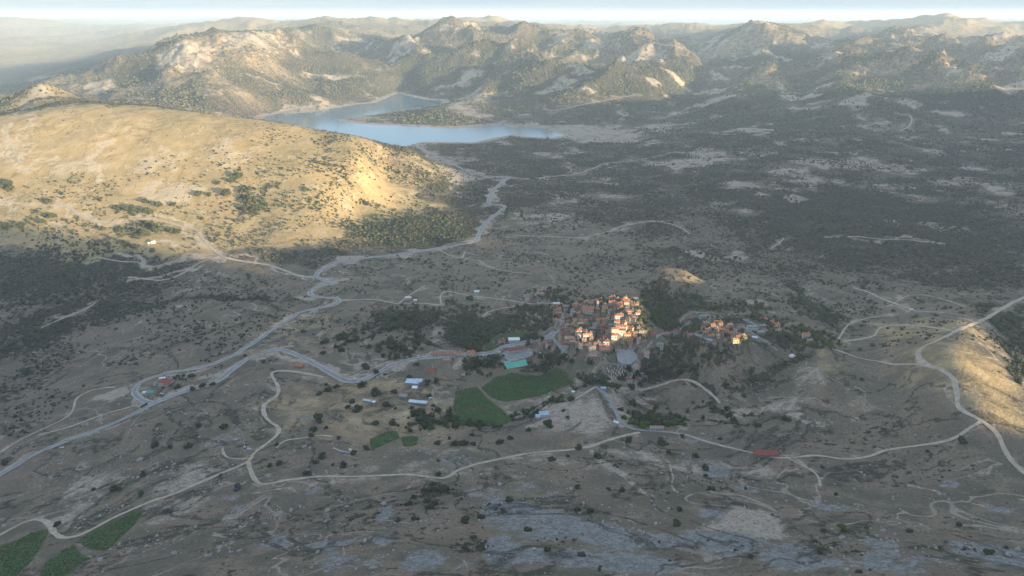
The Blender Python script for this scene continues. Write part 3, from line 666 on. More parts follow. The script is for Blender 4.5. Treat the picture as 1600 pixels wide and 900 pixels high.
# ------------------------------------------------------------------ roads
def simple_mat(name, c1, c2=None, wl=3.0, rough=0.9, spec=0.1, bump=0.0, metal=0.0):
    m, nt, b = new_mat(name, rough, spec)
    if c2 is None: c2 = tuple(v * 0.8 for v in c1)
    N = NB(nt); p = N.pos()
    f = N.noise(p, wl, 4, .6)
    col = N.mix(N.ss(f, .38, .62), c1, c2); nt.links.new(col, b.inputs['Base Color'])
    b.inputs['Metallic'].default_value = metal
    if bump:
        bu = N.n('ShaderNodeBump'); bu.inputs['Strength'].default_value = bump; bu.inputs['Distance'].default_value = .3
        nt.links.new(f, bu.inputs['Height']); nt.links.new(bu.outputs[0], b.inputs['Normal'])
    return m
M_ASPH = simple_mat('asphalt', (.20, .20, .20), (.26, .258, .255), 9)
M_LINE = simple_mat('road_paint', (.62, .62, .60), (.45, .45, .44), 2)
M_SHOULD = simple_mat('gravel_verge', (.30, .275, .24), (.40, .365, .32), 5)
M_CONC = simple_mat('concrete', (.29, .29, .28), (.22, .22, .215), 6)
M_DIRT = simple_mat('dirt', (.43, .36, .28), (.33, .275, .21), 6, bump=.3)
def dense_line(pts, step=6.0):
    """Catmull-Rom through surveyed positions, then laid on the ground"""
    p = np.array(pts, float); p = np.vstack([2 * p[0] - p[1], p, 2 * p[-1] - p[-2]])
    o = []
    for i in range(1, len(p) - 2):
        n_ = max(3, int(np.hypot(*(p[i + 1] - p[i])) / 2.2))
        for t in np.arange(n_) / n_:
            o.append(.5 * ((2 * p[i]) + (-p[i - 1] + p[i + 1]) * t + (2 * p[i - 1] - 5 * p[i] + 4 * p[i + 1] - p[i + 2]) * t * t + (-p[i - 1] + 3 * p[i] - 3 * p[i + 1] + p[i + 2]) * t ** 3))
    o.append(p[-2]); o = np.array(o)
    w_ = unproj(o[:, 0], o[:, 1])[:, :2]
    # drop jumps, resample evenly and smooth
    keep = [0]
    seg = np.hypot(*(np.diff(w_, axis=0).T)); lim = np.median(seg) * 12 + 25
    for i in range(1, len(w_)):
        if np.hypot(*(w_[i] - w_[keep[-1]])) < lim: keep.append(i)
    w_ = w_[keep]
    L_ = np.append(0, np.cumsum(np.hypot(*(np.diff(w_, axis=0).T))))
    n_ = max(4, int(L_[-1] / step)); t = np.linspace(0, L_[-1], n_)
    x = np.interp(t, L_, w_[:, 0]); y = np.interp(t, L_, w_[:, 1])
    for _ in range(3):
        x[1:-1] = .25 * x[:-2] + .5 * x[1:-1] + .25 * x[2:]; y[1:-1] = .25 * y[:-2] + .5 * y[1:-1] + .25 * y[2:]
    return x, y
def ribbon(name, x, y, off, width, mat, lift, jit=0.0, seed=0, kind='structure'):
    dx = np.gradient(x); dy = np.gradient(y); l = np.hypot(dx, dy) + 1e-9; nx, ny = dy / l, -dx / l
    W = width * (1 + jit * fbm(x, y, 22, 3, seed=seed + 1.3)); O = off + jit * width * .5 * fbm(x, y, 35, 2, seed=seed + 7.7)
    k = 5 if width > 1 else 2
    V = []
    for q in np.linspace(-.5, .5, k):
        xx = x + nx * (O + W * q); yy = y + ny * (O + W * q)
        V.append(np.stack([xx, yy, ground(xx, yy) + lift + np.hypot(xx, yy) * .00018], 1))
    V = np.stack(V, 1); n_ = len(x)
    i = np.arange(n_ - 1)[:, None] * k + np.arange(k - 1)[None]
    F = np.stack([i, i + k, i + k + 1, i + 1], -1).reshape(-1, 4)
    return mesh_obj(name, V.reshape(-1, 3), F, mat, kind=kind, smooth=True)
ROADPTS = []
for i, (pts, wd) in enumerate(ASPHALT):
    x, y = dense_line(pts, 5.0); ROADPTS.append(np.stack([x, y], 1))
    ribbon('road_verge', x, y, 0, wd * 1.55, M_SHOULD, .30, .25, i)
    ribbon('road', x, y, 0, wd, M_ASPH, .45)
    for sgn in (-1, 1): ribbon('road_marking', x, y, sgn * (wd * .5 - .45), .30, M_LINE, .52)
for i, (pts, wd) in enumerate(LANES):
    x, y = dense_line(pts, 4.0); ROADPTS.append(np.stack([x, y], 1))
    ribbon('lane', x, y, 0, wd, M_CONC, .35, .08, i)
for i, (pts, wd) in enumerate(TRACKS):
    x, y = dense_line(pts, 5.0); ROADPTS.append(np.stack([x, y], 1))
    ribbon('dirt_track', x, y, 0, wd, M_DIRT, .32, .35, i)
ROADPTS = np.concatenate(ROADPTS)
# hash of road cells so nothing grows on the carriageway
RC = set()
for x, y in ROADPTS:
    for a in (-1, 0, 1):
        for b in (-1, 0, 1): RC.add((int(x // 5) + a, int(y // 5) + b))
RCK = np.array(sorted(a * 100000 + b for a, b in RC))
def on_road(x, y):
    k = (np.floor(x / 5).astype(np.int64)) * 100000 + np.floor(y / 5).astype(np.int64)
    return np.isin(k, RCK)
# ------------------------------------------------------------------ scrub, woodland, stones
def ico(sub):
    t = (1 + 5 ** .5) / 2
    v = np.array([(-1,t,0),(1,t,0),(-1,-t,0),(1,-t,0),(0,-1,t),(0,1,t),(0,-1,-t),(0,1,-t),(t,0,-1),(t,0,1),(-t,0,-1),(-t,0,1)], float)
    v /= np.linalg.norm(v[0])
    f = [(0,11,5),(0,5,1),(0,1,7),(0,7,10),(0,10,11),(1,5,9),(5,11,4),(11,10,2),(10,7,6),(7,1,8),(3,9,4),(3,4,2),(3,2,6),(3,6,8),(3,8,9),(4,9,5),(2,4,11),(6,2,10),(8,6,7),(9,8,1)]
    v = list(map(tuple, v))
    for _ in range(sub):
        c = {}; nf = []
        def mid(a, b):
            k = (min(a, b), max(a, b))
            if k not in c:
                m = np.array(v[a]) + np.array(v[b]); m /= np.linalg.norm(m); c[k] = len(v); v.append(tuple(m))
            return c[k]
        for a, b, d in f:
            x, y, z = mid(a, b), mid(b, d), mid(d, a)
            nf += [(a, x, z), (b, y, x), (d, z, y), (x, y, z)]
        f = nf
    return np.array(v), np.array(f)
IV0, IF0 = ico(0); IV1, IF1 = ico(1); IV2, IF2 = ico(2)
def leaf_mat(name, c1, c2, c3=None):
    m, nt, b = new_mat(name, .8, .12)
    N = NB(nt); p = N.pos(); t = N.attr('tone')
    f = N.noise(p, 1.3, 3, .7); g = N.noise(p, 60, 2, .5)
    col = N.mix(N.ss(N.math('ADD', N.math('MULTIPLY', t, .6), N.math('MULTIPLY', f, .5)), .25, .8), c1, c2)
    if c3: col = N.mix(N.ss(g, .48, .66), col, c3)
    nt.links.new(col, b.inputs['Base Color'])
    return m
M_SCRUB = leaf_mat('scrub_leaf', (.032, .038, .026), (.070, .072, .046), (.066, .062, .042))
M_WOOD = leaf_mat('wood_leaf', (.060, .070, .042), (.115, .120, .070), (.12, .112, .068))
M_STONE = simple_mat('stone', (.33, .31, .28), (.22, .21, .19), 1.5)
def scatter(name, mat, x, y, r, base, hz=.75, sink=.25, seed=1, tone=True, jit=.28, flat=False):
    bv, bf = base; n_ = len(x); g = np.random.default_rng(seed)
    z = ground(x, y)
    a = g.uniform(0, 2 * np.pi, n_); ca, sa = np.cos(a), np.sin(a)
    ex = g.uniform(.75, 1.3, n_); J = 1 + jit * g.uniform(-1, 1, (n_, len(bv), 1)).astype(np.float32)
    B = bv[None].astype(np.float32) * J
    X = B[..., 0] * (r * ex)[:, None]; Y = B[..., 1] * (r / ex)[:, None]; Z = B[..., 2] * (r * hz * g.uniform(.8, 1.25, n_))[:, None]
    V = np.stack([x[:, None] + X * ca[:, None] - Y * sa[:, None], y[:, None] + X * sa[:, None] + Y * ca[:, None], z[:, None] + Z + (r * hz * (1 - 2 * sink))[:, None]], -1)
    F = (bf[None] + (np.arange(n_) * len(bv))[:, None, None]).reshape(-1, 3)
    o = mesh_obj(name, V.reshape(-1, 3), F, mat, kind='stuff', smooth=not flat)
    if tone: add_attr(o.data, 'tone', np.repeat(g.uniform(0, 1, n_), len(bv)))
    return o
def sector(n_, r0, r1, seed, half=41):
    g = np.random.default_rng(seed)
    r = np.sqrt(g.uniform(r0 * r0, r1 * r1, n_)); t = np.radians(g.uniform(-half, half, n_))
    return r * np.sin(t), r * np.cos(t), g
def cover(F, x, y): return interp_grid(F, x, y)
def keepable(x, y, pad=0):
    k = ~on_road(x, y) & (cover(FIELD, x, y) < .3)
    s_ = poly_sdf(x, y, LK) if pad else None
    return k if s_ is None else k & (s_ > pad)
# near heath and bushes
x, y, g = sector(420000, 330, 1050, 21)
c = cover(SCRUB, x, y); q = .5 + .55 * fbm(x, y, 55, 4, seed=2.5) + .25 * fbm(x, y, 14, 2, seed=7.1)
st = cover(STRAW, x, y); ba = cover(BARE, x, y)
pr = np.clip((c * 1.5 - .55) * sstep(.35, .75, q) + .010, 0, 1) * (1 - .75 * np.clip(ba * 1.5, 0, 1))
k = (g.uniform(0, 1, len(x)) < pr * .32) & keepable(x, y)
x, y, q, c = x[k], y[k], q[k], c[k]; r = np.clip(.35 + g.gamma(1.5, .40, len(x)) * (.5 + c), .35, 3.2)
print('near bushes', len(x))
scatter('scrub', M_SCRUB, x, y, r, (IV0, IF0), .7, .2, 31, jit=.35)
# middle distance
x, y, g = sector(620000, 1000, 3300, 22)
c = cover(SCRUB, x, y); q = .5 + .6 * fbm(x, y, 120, 5, seed=4.5)
pr = np.clip(c * 1.25 * sstep(.25, .8, q) + .9 * np.clip(c - .6, 0, 1), 0, 1) * (1 - .8 * np.clip(cover(BARE, x, y) * 1.4, 0, 1))
k = (g.uniform(0, 1, len(x)) < pr * .40) & keepable(x, y, 12)
x, y, c = x[k], y[k], c[k]; r = np.clip(1.1 + g.gamma(2.0, .65, len(x)) * (.5 + .8 * c), .9, 5.5)
print('mid bushes', len(x))
scatter('scrub', M_SCRUB, x, y, r, (IV0, IF0), .75, .2, 32, jit=.35)
# woods on the far hills
x, y, g = sector(520000, 3250, 8200, 23, 38)
c = cover(SCRUB, x, y); q = .5 + .6 * fbm(x, y, 260, 5, seed=5.5)
pr = np.clip(c * 1.3 * sstep(.2, .7, q) + .8 * np.clip(c - .7, 0, 1), 0, 1) * (1 - .9 * np.clip(cover(BARE, x, y) * 1.4, 0, 1))
k = (g.uniform(0, 1, len(x)) < pr * .30) & keepable(x, y, 22)
x, y, c = x[k], y[k], c[k]; r = np.clip(2.4 + g.gamma(2.2, .9, len(x)), 2.2, 7.5)
print('far trees', len(x))
scatter('woodland', M_WOOD, x, y, r, (IV0, IF0), .95, .15, 33, jit=.3)
# loose stones
x, y, g = sector(260000, 330, 1000, 24)
c = cover(ROCK, x, y) + .35 * cover(BARE, x, y); q = .5 + .7 * fbm(x, y, 45, 4, seed=9.5)
left = (x < -100) & (y < 800) & (y > 420)
pr = .02 + .16 * np.clip(c, 0, 1) + .14 * left * sstep(.4, .8, q) + .10 * sstep(.62, .85, q)
k = (g.uniform(0, 1, len(x)) < pr * .35) & keepable(x, y)
x, y = x[k], y[k]; r = np.clip(.25 + g.gamma(1.3, .34, len(x)), .22, 2.6)
print('stones', len(x))
scatter('stones', M_STONE, x, y, r, (IV0, IF0), .6, .3, 34, tone=False, jit=.3, flat=True)
# vine rows
M_VINE = leaf_mat('vine_leaf', (.06, .105, .040), (.10, .16, .06))
for nm, (pg, ang, st) in FIELDS.items():
    u = unproj([q_[0] for q_ in pg], [q_[1] for q_ in pg])[:, :2]
    cx, cy = u.mean(0); a = math.radians(ang)
    if nm == 'vineyard_row_a': a = math.radians(66)
    ca, sa = math.cos(a), math.sin(a); R_ = np.hypot(*(u - u.mean(0)).T).max() + 5
    rows = np.arange(-R_, R_, 4.2 if nm in ('vineyard_row_a', 'vineyard_row_b', 'vineyard_row_c') else 3.0); along = np.arange(-R_, R_, 1.3)
    A_, B_ = np.meshgrid(along, rows); A_ = A_ + rng.uniform(-.3, .3, A_.shape); B_ = B_ + rng.uniform(-.15, .15, B_.shape)
    x = (cx + A_ * ca - B_ * sa).ravel(); y = (cy + A_ * sa + B_ * ca).ravel()
    d = poly_sdf(x, y, u); k = (d < -1.0 + 2.5 * fbm(x, y, 14, 2, seed=3.9)) & (rng.uniform(0, 1, len(x)) < .97 - .5 * sstep(.25, .6, fbm(x, y, 30, 3, seed=8.9))) & ~on_road(x, y)
    x, y = x[k], y[k]; r = rng.uniform(.75, 1.15, len(x))
    o = scatter('vine_rows', M_VINE, x, y, r, (IV0, IF0), .85, .1, 40, jit=.3)
# ------------------------------------------------------------------ labels
LAND = {  # things one can find in the photograph
 'church hall': (919,486), 'bell tower': (933,476), 'tall poplars': (1026,487), 'village square': (985,566), 'long school': (805,549), 'sports pitch': (805,571),
 'cemetery chapel': (983,596), 'tall house': (967,497), 'dome tent': (1238,555), 'restaurant': (260,598), 'white water tank': (547,705), 'pale tin sheds': (648,600),
 'blue barn': (848,651), 'long red shed': (1196,712), 'hillside house': (240,379), 'sunlit spur': (1530,570), 'large vineyard': (810,600), 'pylon mast': (383,699),
 'cottage row': (700,552), 'reservoir': (640,200), 'long white house': (1175,513), 'lone cottage': (467,571), 'corner vineyard': (175,825), 'lane grove': (1026,660),
 'sunlit knoll': (1040,425), 'track fork': (390,724), 'hairpin bend': (510,470), 'grey scree slope': (1000,850), 'mown hillock': (1290,572), 'pale clearing': (1180,820),
}
ORD = ['nearest', 'second', 'third', 'fourth', 'fifth', 'sixth', 'seventh', 'eighth', 'ninth', 'tenth', 'eleventh', 'twelfth', 'thirteenth', 'fourteenth', 'fifteenth', 'sixteenth', 'seventeenth', 'eighteenth', 'nineteenth', 'twentieth']
_pend = []
def want_label(o, desc, px, py, prefer=None):
    _pend.append((o, desc, px, py, prefer))
def flush_labels():
    keys = {}
    nm = list(LAND)
    for o, desc, px, py, prefer in _pend:
        d = sorted((math.hypot(px - LAND[n][0], (py - LAND[n][1]) * 1.8), n) for n in nm)
        d = [q for q in d if q[0] > 4]
        Lm = prefer or d[0][1]
        lx, ly = LAND[Lm]; a = math.atan2((py - ly) * 1.8, px - lx)
        best = None
        for n in nm:
            if n == Lm: continue
            vx, vy = LAND[n][0] - lx, (LAND[n][1] - ly) * 1.8; dd = math.hypot(vx, vy)
            if dd < 25: continue
            da = abs((math.atan2(vy, vx) - a + math.pi) % (2 * math.pi) - math.pi) + dd / 4000
            if best is None or da < best[0]: best = (da, n)
        keys.setdefault((desc, Lm, best[1]), []).append((math.hypot(px - lx, (py - ly) * 1.8), o))
    for (desc, Lm, M_), lst in keys.items():
        lst.sort(key=lambda q: q[0])
        for i, (_, o) in enumerate(lst):
            if len(lst) == 1: o['label'] = f"{desc}, from the {Lm} towards the {M_}"
            elif i < 20:
                o['label'] = f"{desc}, {'first' if i == 0 else ORD[i]} from the {Lm} towards the {M_}"
            else: o['label'] = f"{desc}, {i + 1}th from the {Lm} towards the {M_}"
def tag(o, label=None, cat=None, group=None, kind=None):
    if label: o['label'] = label
    if cat: o['category'] = cat
    if group: o['group'] = group
    if kind: o['kind'] = kind
    return o
def empty(name, loc, rz=0.0):
    o = bpy.data.objects.new(name, None); sc.collection.objects.link(o)
    o.location = loc; o.rotation_euler = (0, 0, rz); o.empty_display_size = .5
    return o
class MB:
    def __init__(s): s.v = []; s.f = []
    def add(s, v, f):
        k = len(s.v); s.v += [tuple(map(float, q)) for q in v]; s.f += [tuple(i + k for i in q) for q in f]
    def box(s, x0, x1, y0, y1, z0, z1):
        s.add([(x0,y0,z0),(x1,y0,z0),(x1,y1,z0),(x0,y1,z0),(x0,y0,z1),(x1,y0,z1),(x1,y1,z1),(x0,y1,z1)],
              [(0,3,2,1),(4,5,6,7),(0,1,5,4),(1,2,6,5),(2,3,7,6),(3,0,4,7)])
    def prism(s, pts, z0, z1):
        n_ = len(pts); s.add([(x, y, z0) for x, y in pts] + [(x, y, z1) for x, y in pts],
              [tuple(range(n_ - 1, -1, -1)), tuple(range(n_, 2 * n_))] + [(i, (i + 1) % n_, n_ + (i + 1) % n_, n_ + i) for i in range(n_)])
    def cyl(s, x, y, z0, z1, r0, r1=None, n_=10):
        r1 = r0 if r1 is None else r1
        A_ = [(math.cos(2 * math.pi * i / n_), math.sin(2 * math.pi * i / n_)) for i in range(n_)]
        s.add([(x + a * r0, y + b * r0, z0) for a, b in A_] + [(x + a * r1, y + b * r1, z1) for a, b in A_],
              [tuple(range(n_ - 1, -1, -1)), tuple(range(n_, 2 * n_))] + [(i, (i + 1) % n_, n_ + (i + 1) % n_, n_ + i) for i in range(n_)])
    def build(s, name, mat, parent=None, smooth=False):
        me = bpy.data.meshes.new(name); me.from_pydata(s.v, [], s.f); me.materials.append(mat); me.update()
        if smooth: me.polygons.foreach_set('use_smooth', [True] * len(me.polygons))
        o = bpy.data.objects.new(name, me); sc.collection.objects.link(o)
        if parent is not None: o.parent = parent
        return o
# ------------------------------------------------------------------ buildings
WALL = {'white': simple_mat('white_plaster', (.52, .505, .475), (.41, .40, .37), 2.5), 'cream': simple_mat('cream_plaster', (.58, .50, .38), (.46, .40, .31), 2.5),
        'stone': simple_mat('stone_wall', (.30, .265, .22), (.19, .17, .145), 1.1, bump=.4), 'pinkish': simple_mat('pink_plaster', (.50, .36, .29), (.38, .28, .23), 2),
        'grey': simple_mat('grey_render', (.34, .34, .335), (.25, .25, .25), 2), 'yellow': simple_mat('yellow_plaster', (.62, .50, .28), (.5, .4, .24), 2.5)}
ROOF = {'orange': simple_mat('orange_tile', (.46, .185, .10), (.33, .135, .075), 1.3, bump=.3), 'red': simple_mat('red_tile', (.30, .095, .075), (.22, .08, .065), 1.6, bump=.3),
        'brown': simple_mat('brown_tile', (.25, .14, .10), (.15, .09, .07), 1.2, bump=.3), 'pink': simple_mat('faded_tile', (.42, .25, .20), (.31, .19, .155), 1.4, bump=.3),
        'grey': simple_mat('grey_slab', (.30, .30, .295), (.20, .20, .20), 2.5), 'white': simple_mat('white_sheet', (.72, .74, .76), (.60, .62, .64), 5, .45, .3),
        'blue': simple_mat('pale_blue_sheet', (.38, .49, .58), (.31, .41, .50), 6, .45, .3), 'metal': simple_mat('tin_sheet', (.50, .57, .63), (.38, .44, .50), 7, .45, .3),
        'green': simple_mat('green_sheet', (.10, .27, .20), (.08, .21, .16), 5, .5, .3), 'peach': simple_mat('peach_tile', (.52, .32, .19), (.42, .25, .16), 1.3, bump=.3)}
ROOFWORD = {'orange': 'orange', 'red': 'dark red', 'brown': 'brown', 'pink': 'faded', 'grey': 'grey', 'white': 'white', 'blue': 'pale blue', 'metal': 'tin', 'green': 'green', 'peach': 'peach'}
M_GLASS = simple_mat('dark_glass', (.035, .04, .05), (.05, .055, .065), 2, .25, .5)
M_DOOR = simple_mat('painted_door', (.12, .07, .045), (.09, .055, .04), 2)
M_TRIM = simple_mat('white_trim', (.66, .65, .62), None, 3)
M_CHIM = simple_mat('chimney_plaster', (.60, .57, .52), (.42, .39, .36), 1.2)
def roof_mesh(kind, L_, W_, z, pitch, ov=.45):
    m = MB(); a, b = L_ / 2 + ov, W_ / 2 + ov
    h = b * pitch; t = .22
    if kind == 'flat':
        m.box(-a, a, -b, b, z, z + .3); m.box(-a, a, -b, -b + .25, z + .3, z + .75); m.box(-a, a, b - .25, b, z + .3, z + .75)
        m.box(-a, -a + .25, -b + .25, b - .25, z + .3, z + .75); m.box(a - .25, a, -b + .25, b - .25, z + .3, z + .75)
    elif kind == 'shed':
        m.add([(-a,-b,z),(a,-b,z),(a,b,z+h),(-a,b,z+h),(-a,-b,z+t),(a,-b,z+t),(a,b,z+h+t),(-a,b,z+h+t)], [(0,3,2,1),(4,5,6,7),(0,1,5,4),(1,2,6,5),(2,3,7,6),(3,0,4,7)])
    elif kind == 'hip':
        r = max(a - b, .05)
        m.add([(-a,-b,z),(a,-b,z),(a,b,z),(-a,b,z),(-a,-b,z+t),(a,-b,z+t),(a,b,z+t),(-a,b,z+t),(-r,0,z+t+h),(r,0,z+t+h)],
              [(0,3,2,1),(0,1,5,4),(1,2,6,5),(2,3,7,6),(3,0,4,7),(4,5,9,8),(5,6,9),(6,7,8,9),(7,4,8)])
        m.box(-r, r, -.13, .13, z + t + h - .05, z + t + h + .14)
    else:
        m.add([(-a,-b,z),(a,-b,z),(a,b,z),(-a,b,z),(-a,-b,z+t),(a,-b,z+t),(a,b,z+t),(-a,b,z+t),(-a,0,z+t+h),(a,0,z+t+h)],
              [(0,3,2,1),(0,1,5,4),(2,3,7,6),(4,5,9,8),(6,7,8,9),(1,2,6,9,5),(3,0,4,8,7)])
        m.box(-a, a, -.13, .13, z + t + h - .05, z + t + h + .14)
    return m, h
def block(root, L_, W_, h, kind, rc, wc, ox=0, oy=0, windows=True, pitch=.42, door=True, chim=True, base=-3.0):
    par = root
    m = MB(); m.box(-L_ / 2, L_ / 2, -W_ / 2, W_ / 2, base, h)
    hh = (W_ / 2 + .45) * pitch
    if kind == 'gable':   # gable triangles, set just inside the end walls
        q = W_ / 2 * pitch
        m.add([(-L_/2+.03,-W_/2+.03,h),(-L_/2+.03,W_/2-.03,h),(-L_/2+.03,0,h+q),(L_/2-.03,-W_/2+.03,h),(L_/2-.03,W_/2-.03,h),(L_/2-.03,0,h+q)], [(0,2,1),(3,4,5),(0,3,5,2),(1,2,5,4),(0,1,4,3)])
    wall = m.build('wall', WALL[wc], par); wall.location = (ox, oy, 0)
    m, hh = roof_mesh(kind, L_, W_, h + .02, pitch)
    rf = m.build('roof', ROOF[rc], par); rf.location = (ox, oy, 0)
    if chim and kind in ('hip', 'gable'):
        m = MB(); cx = L_ * .22; m.box(cx - .4, cx + .4, .4, 1.2, h + hh * .4, h + hh + 1.1); m.box(cx - .5, cx + .5, .3, 1.3, h + hh + 1.1, h + hh + 1.3)
        m.build('chimney', M_CHIM, rf)
    if windows:
        fl = 1 if h < 4.2 else 2
        nW = max(1, int(L_ / 3.0)); nS = max(1, int(W_ / 3.4))
        di = nW // 2
        for f in range(fl):
            z0 = .9 + 2.9 * f
            if z0 + 1.2 > h - .1: continue
            for i in range(nW):
                cx = (i + .5) * L_ / nW - L_ / 2
                if door and f == 0 and i == di and nW > 1: continue
                m = MB(); m.box(ox + cx - .55, ox + cx + .55, oy - W_ / 2 - .05, oy - W_ / 2 + .04, z0, z0 + 1.25); m.build('window', M_GLASS, par)
            for i in range(nS):
                cy = (i + .5) * W_ / nS - W_ / 2
                m = MB(); m.box(ox + L_ / 2 - .04, ox + L_ / 2 + .05, oy + cy - .5, oy + cy + .5, z0, z0 + 1.25); m.build('window', M_GLASS, par)
        if door and nW > 1:
            cx = (di + .5) * L_ / nW - L_ / 2
            m = MB(); m.box(ox + cx - .55, ox + cx + .55, oy - W_ / 2 - .07, oy - W_ / 2 + .04, .0, 2.15); m.build('door', M_DOOR, par)
FOOT = []
KW = {'hip': 'hipped', 'gable': 'gabled', 'flat': '', 'shed': 'sloping'}
def house(px, py, wpx, rot=0, ar=.72, h=4.6, kind='hip', rc='orange', wc='white', what='house', extra=None, label=None, pitch=.42, wing=None, prefer=None, group='village houses', windows=True, chim=True, up=1.0):
    u = unproj(px, py + up)[0]; s_ = u[3]
    L_ = wpx * s_ * .95; W_ = max(L_ * ar, 3.0)
    if group in ('village houses', 'hamlet houses'): h *= .88
    a = math.radians(rot)
    ca, sa = math.cos(a), math.sin(a)
    cr = [(u[0] + i * L_ / 2 * ca - j * W_ / 2 * sa, u[1] + i * L_ / 2 * sa + j * W_ / 2 * ca) for i in (-1, 0, 1) for j in (-1, 0, 1)]
    zz = ground(np.array([c_[0] for c_ in cr]), np.array([c_[1] for c_ in cr]))
    z = float(np.percentile(zz, 62))
    nm = what.replace(' ', '_')
    root = empty(nm, (float(u[0]), float(u[1]), z), a)
    block(root, L_, W_, h, kind, rc, wc, windows=windows, pitch=pitch, chim=chim, base=min(-1.0, float(zz.min()) - z - 1.5))
    if wing:   # (offset x, offset y, length, width, height, kind) in fractions of L
        ox, oy, wl, ww, wh, wk = wing
        block(root, wl * L_, ww * L_, wh, wk, rc, wc, ox * L_, oy * L_, windows=windows, pitch=pitch, door=False, chim=False)
    root['category'] = what.split()[-1] if what not in ('house',) else 'house'
    root['group'] = group
    if label: root['label'] = label
    else:
        wcw = {'white': 'white', 'cream': 'cream', 'stone': 'stone', 'pinkish': 'pinkish', 'grey': 'grey', 'yellow': 'ochre'}[wc]
        size = 'small ' if wpx < 8.5 else ('large ' if wpx > 12.5 else '')
        want_label(root, f"{size}{wcw} {what} with {ROOFWORD[rc]} roof", px, py, prefer)
    FOOT.append((float(u[0]), float(u[1]), max(L_, W_) * .62))
    return root
B = lambda *a, **k: house(*a, **k)
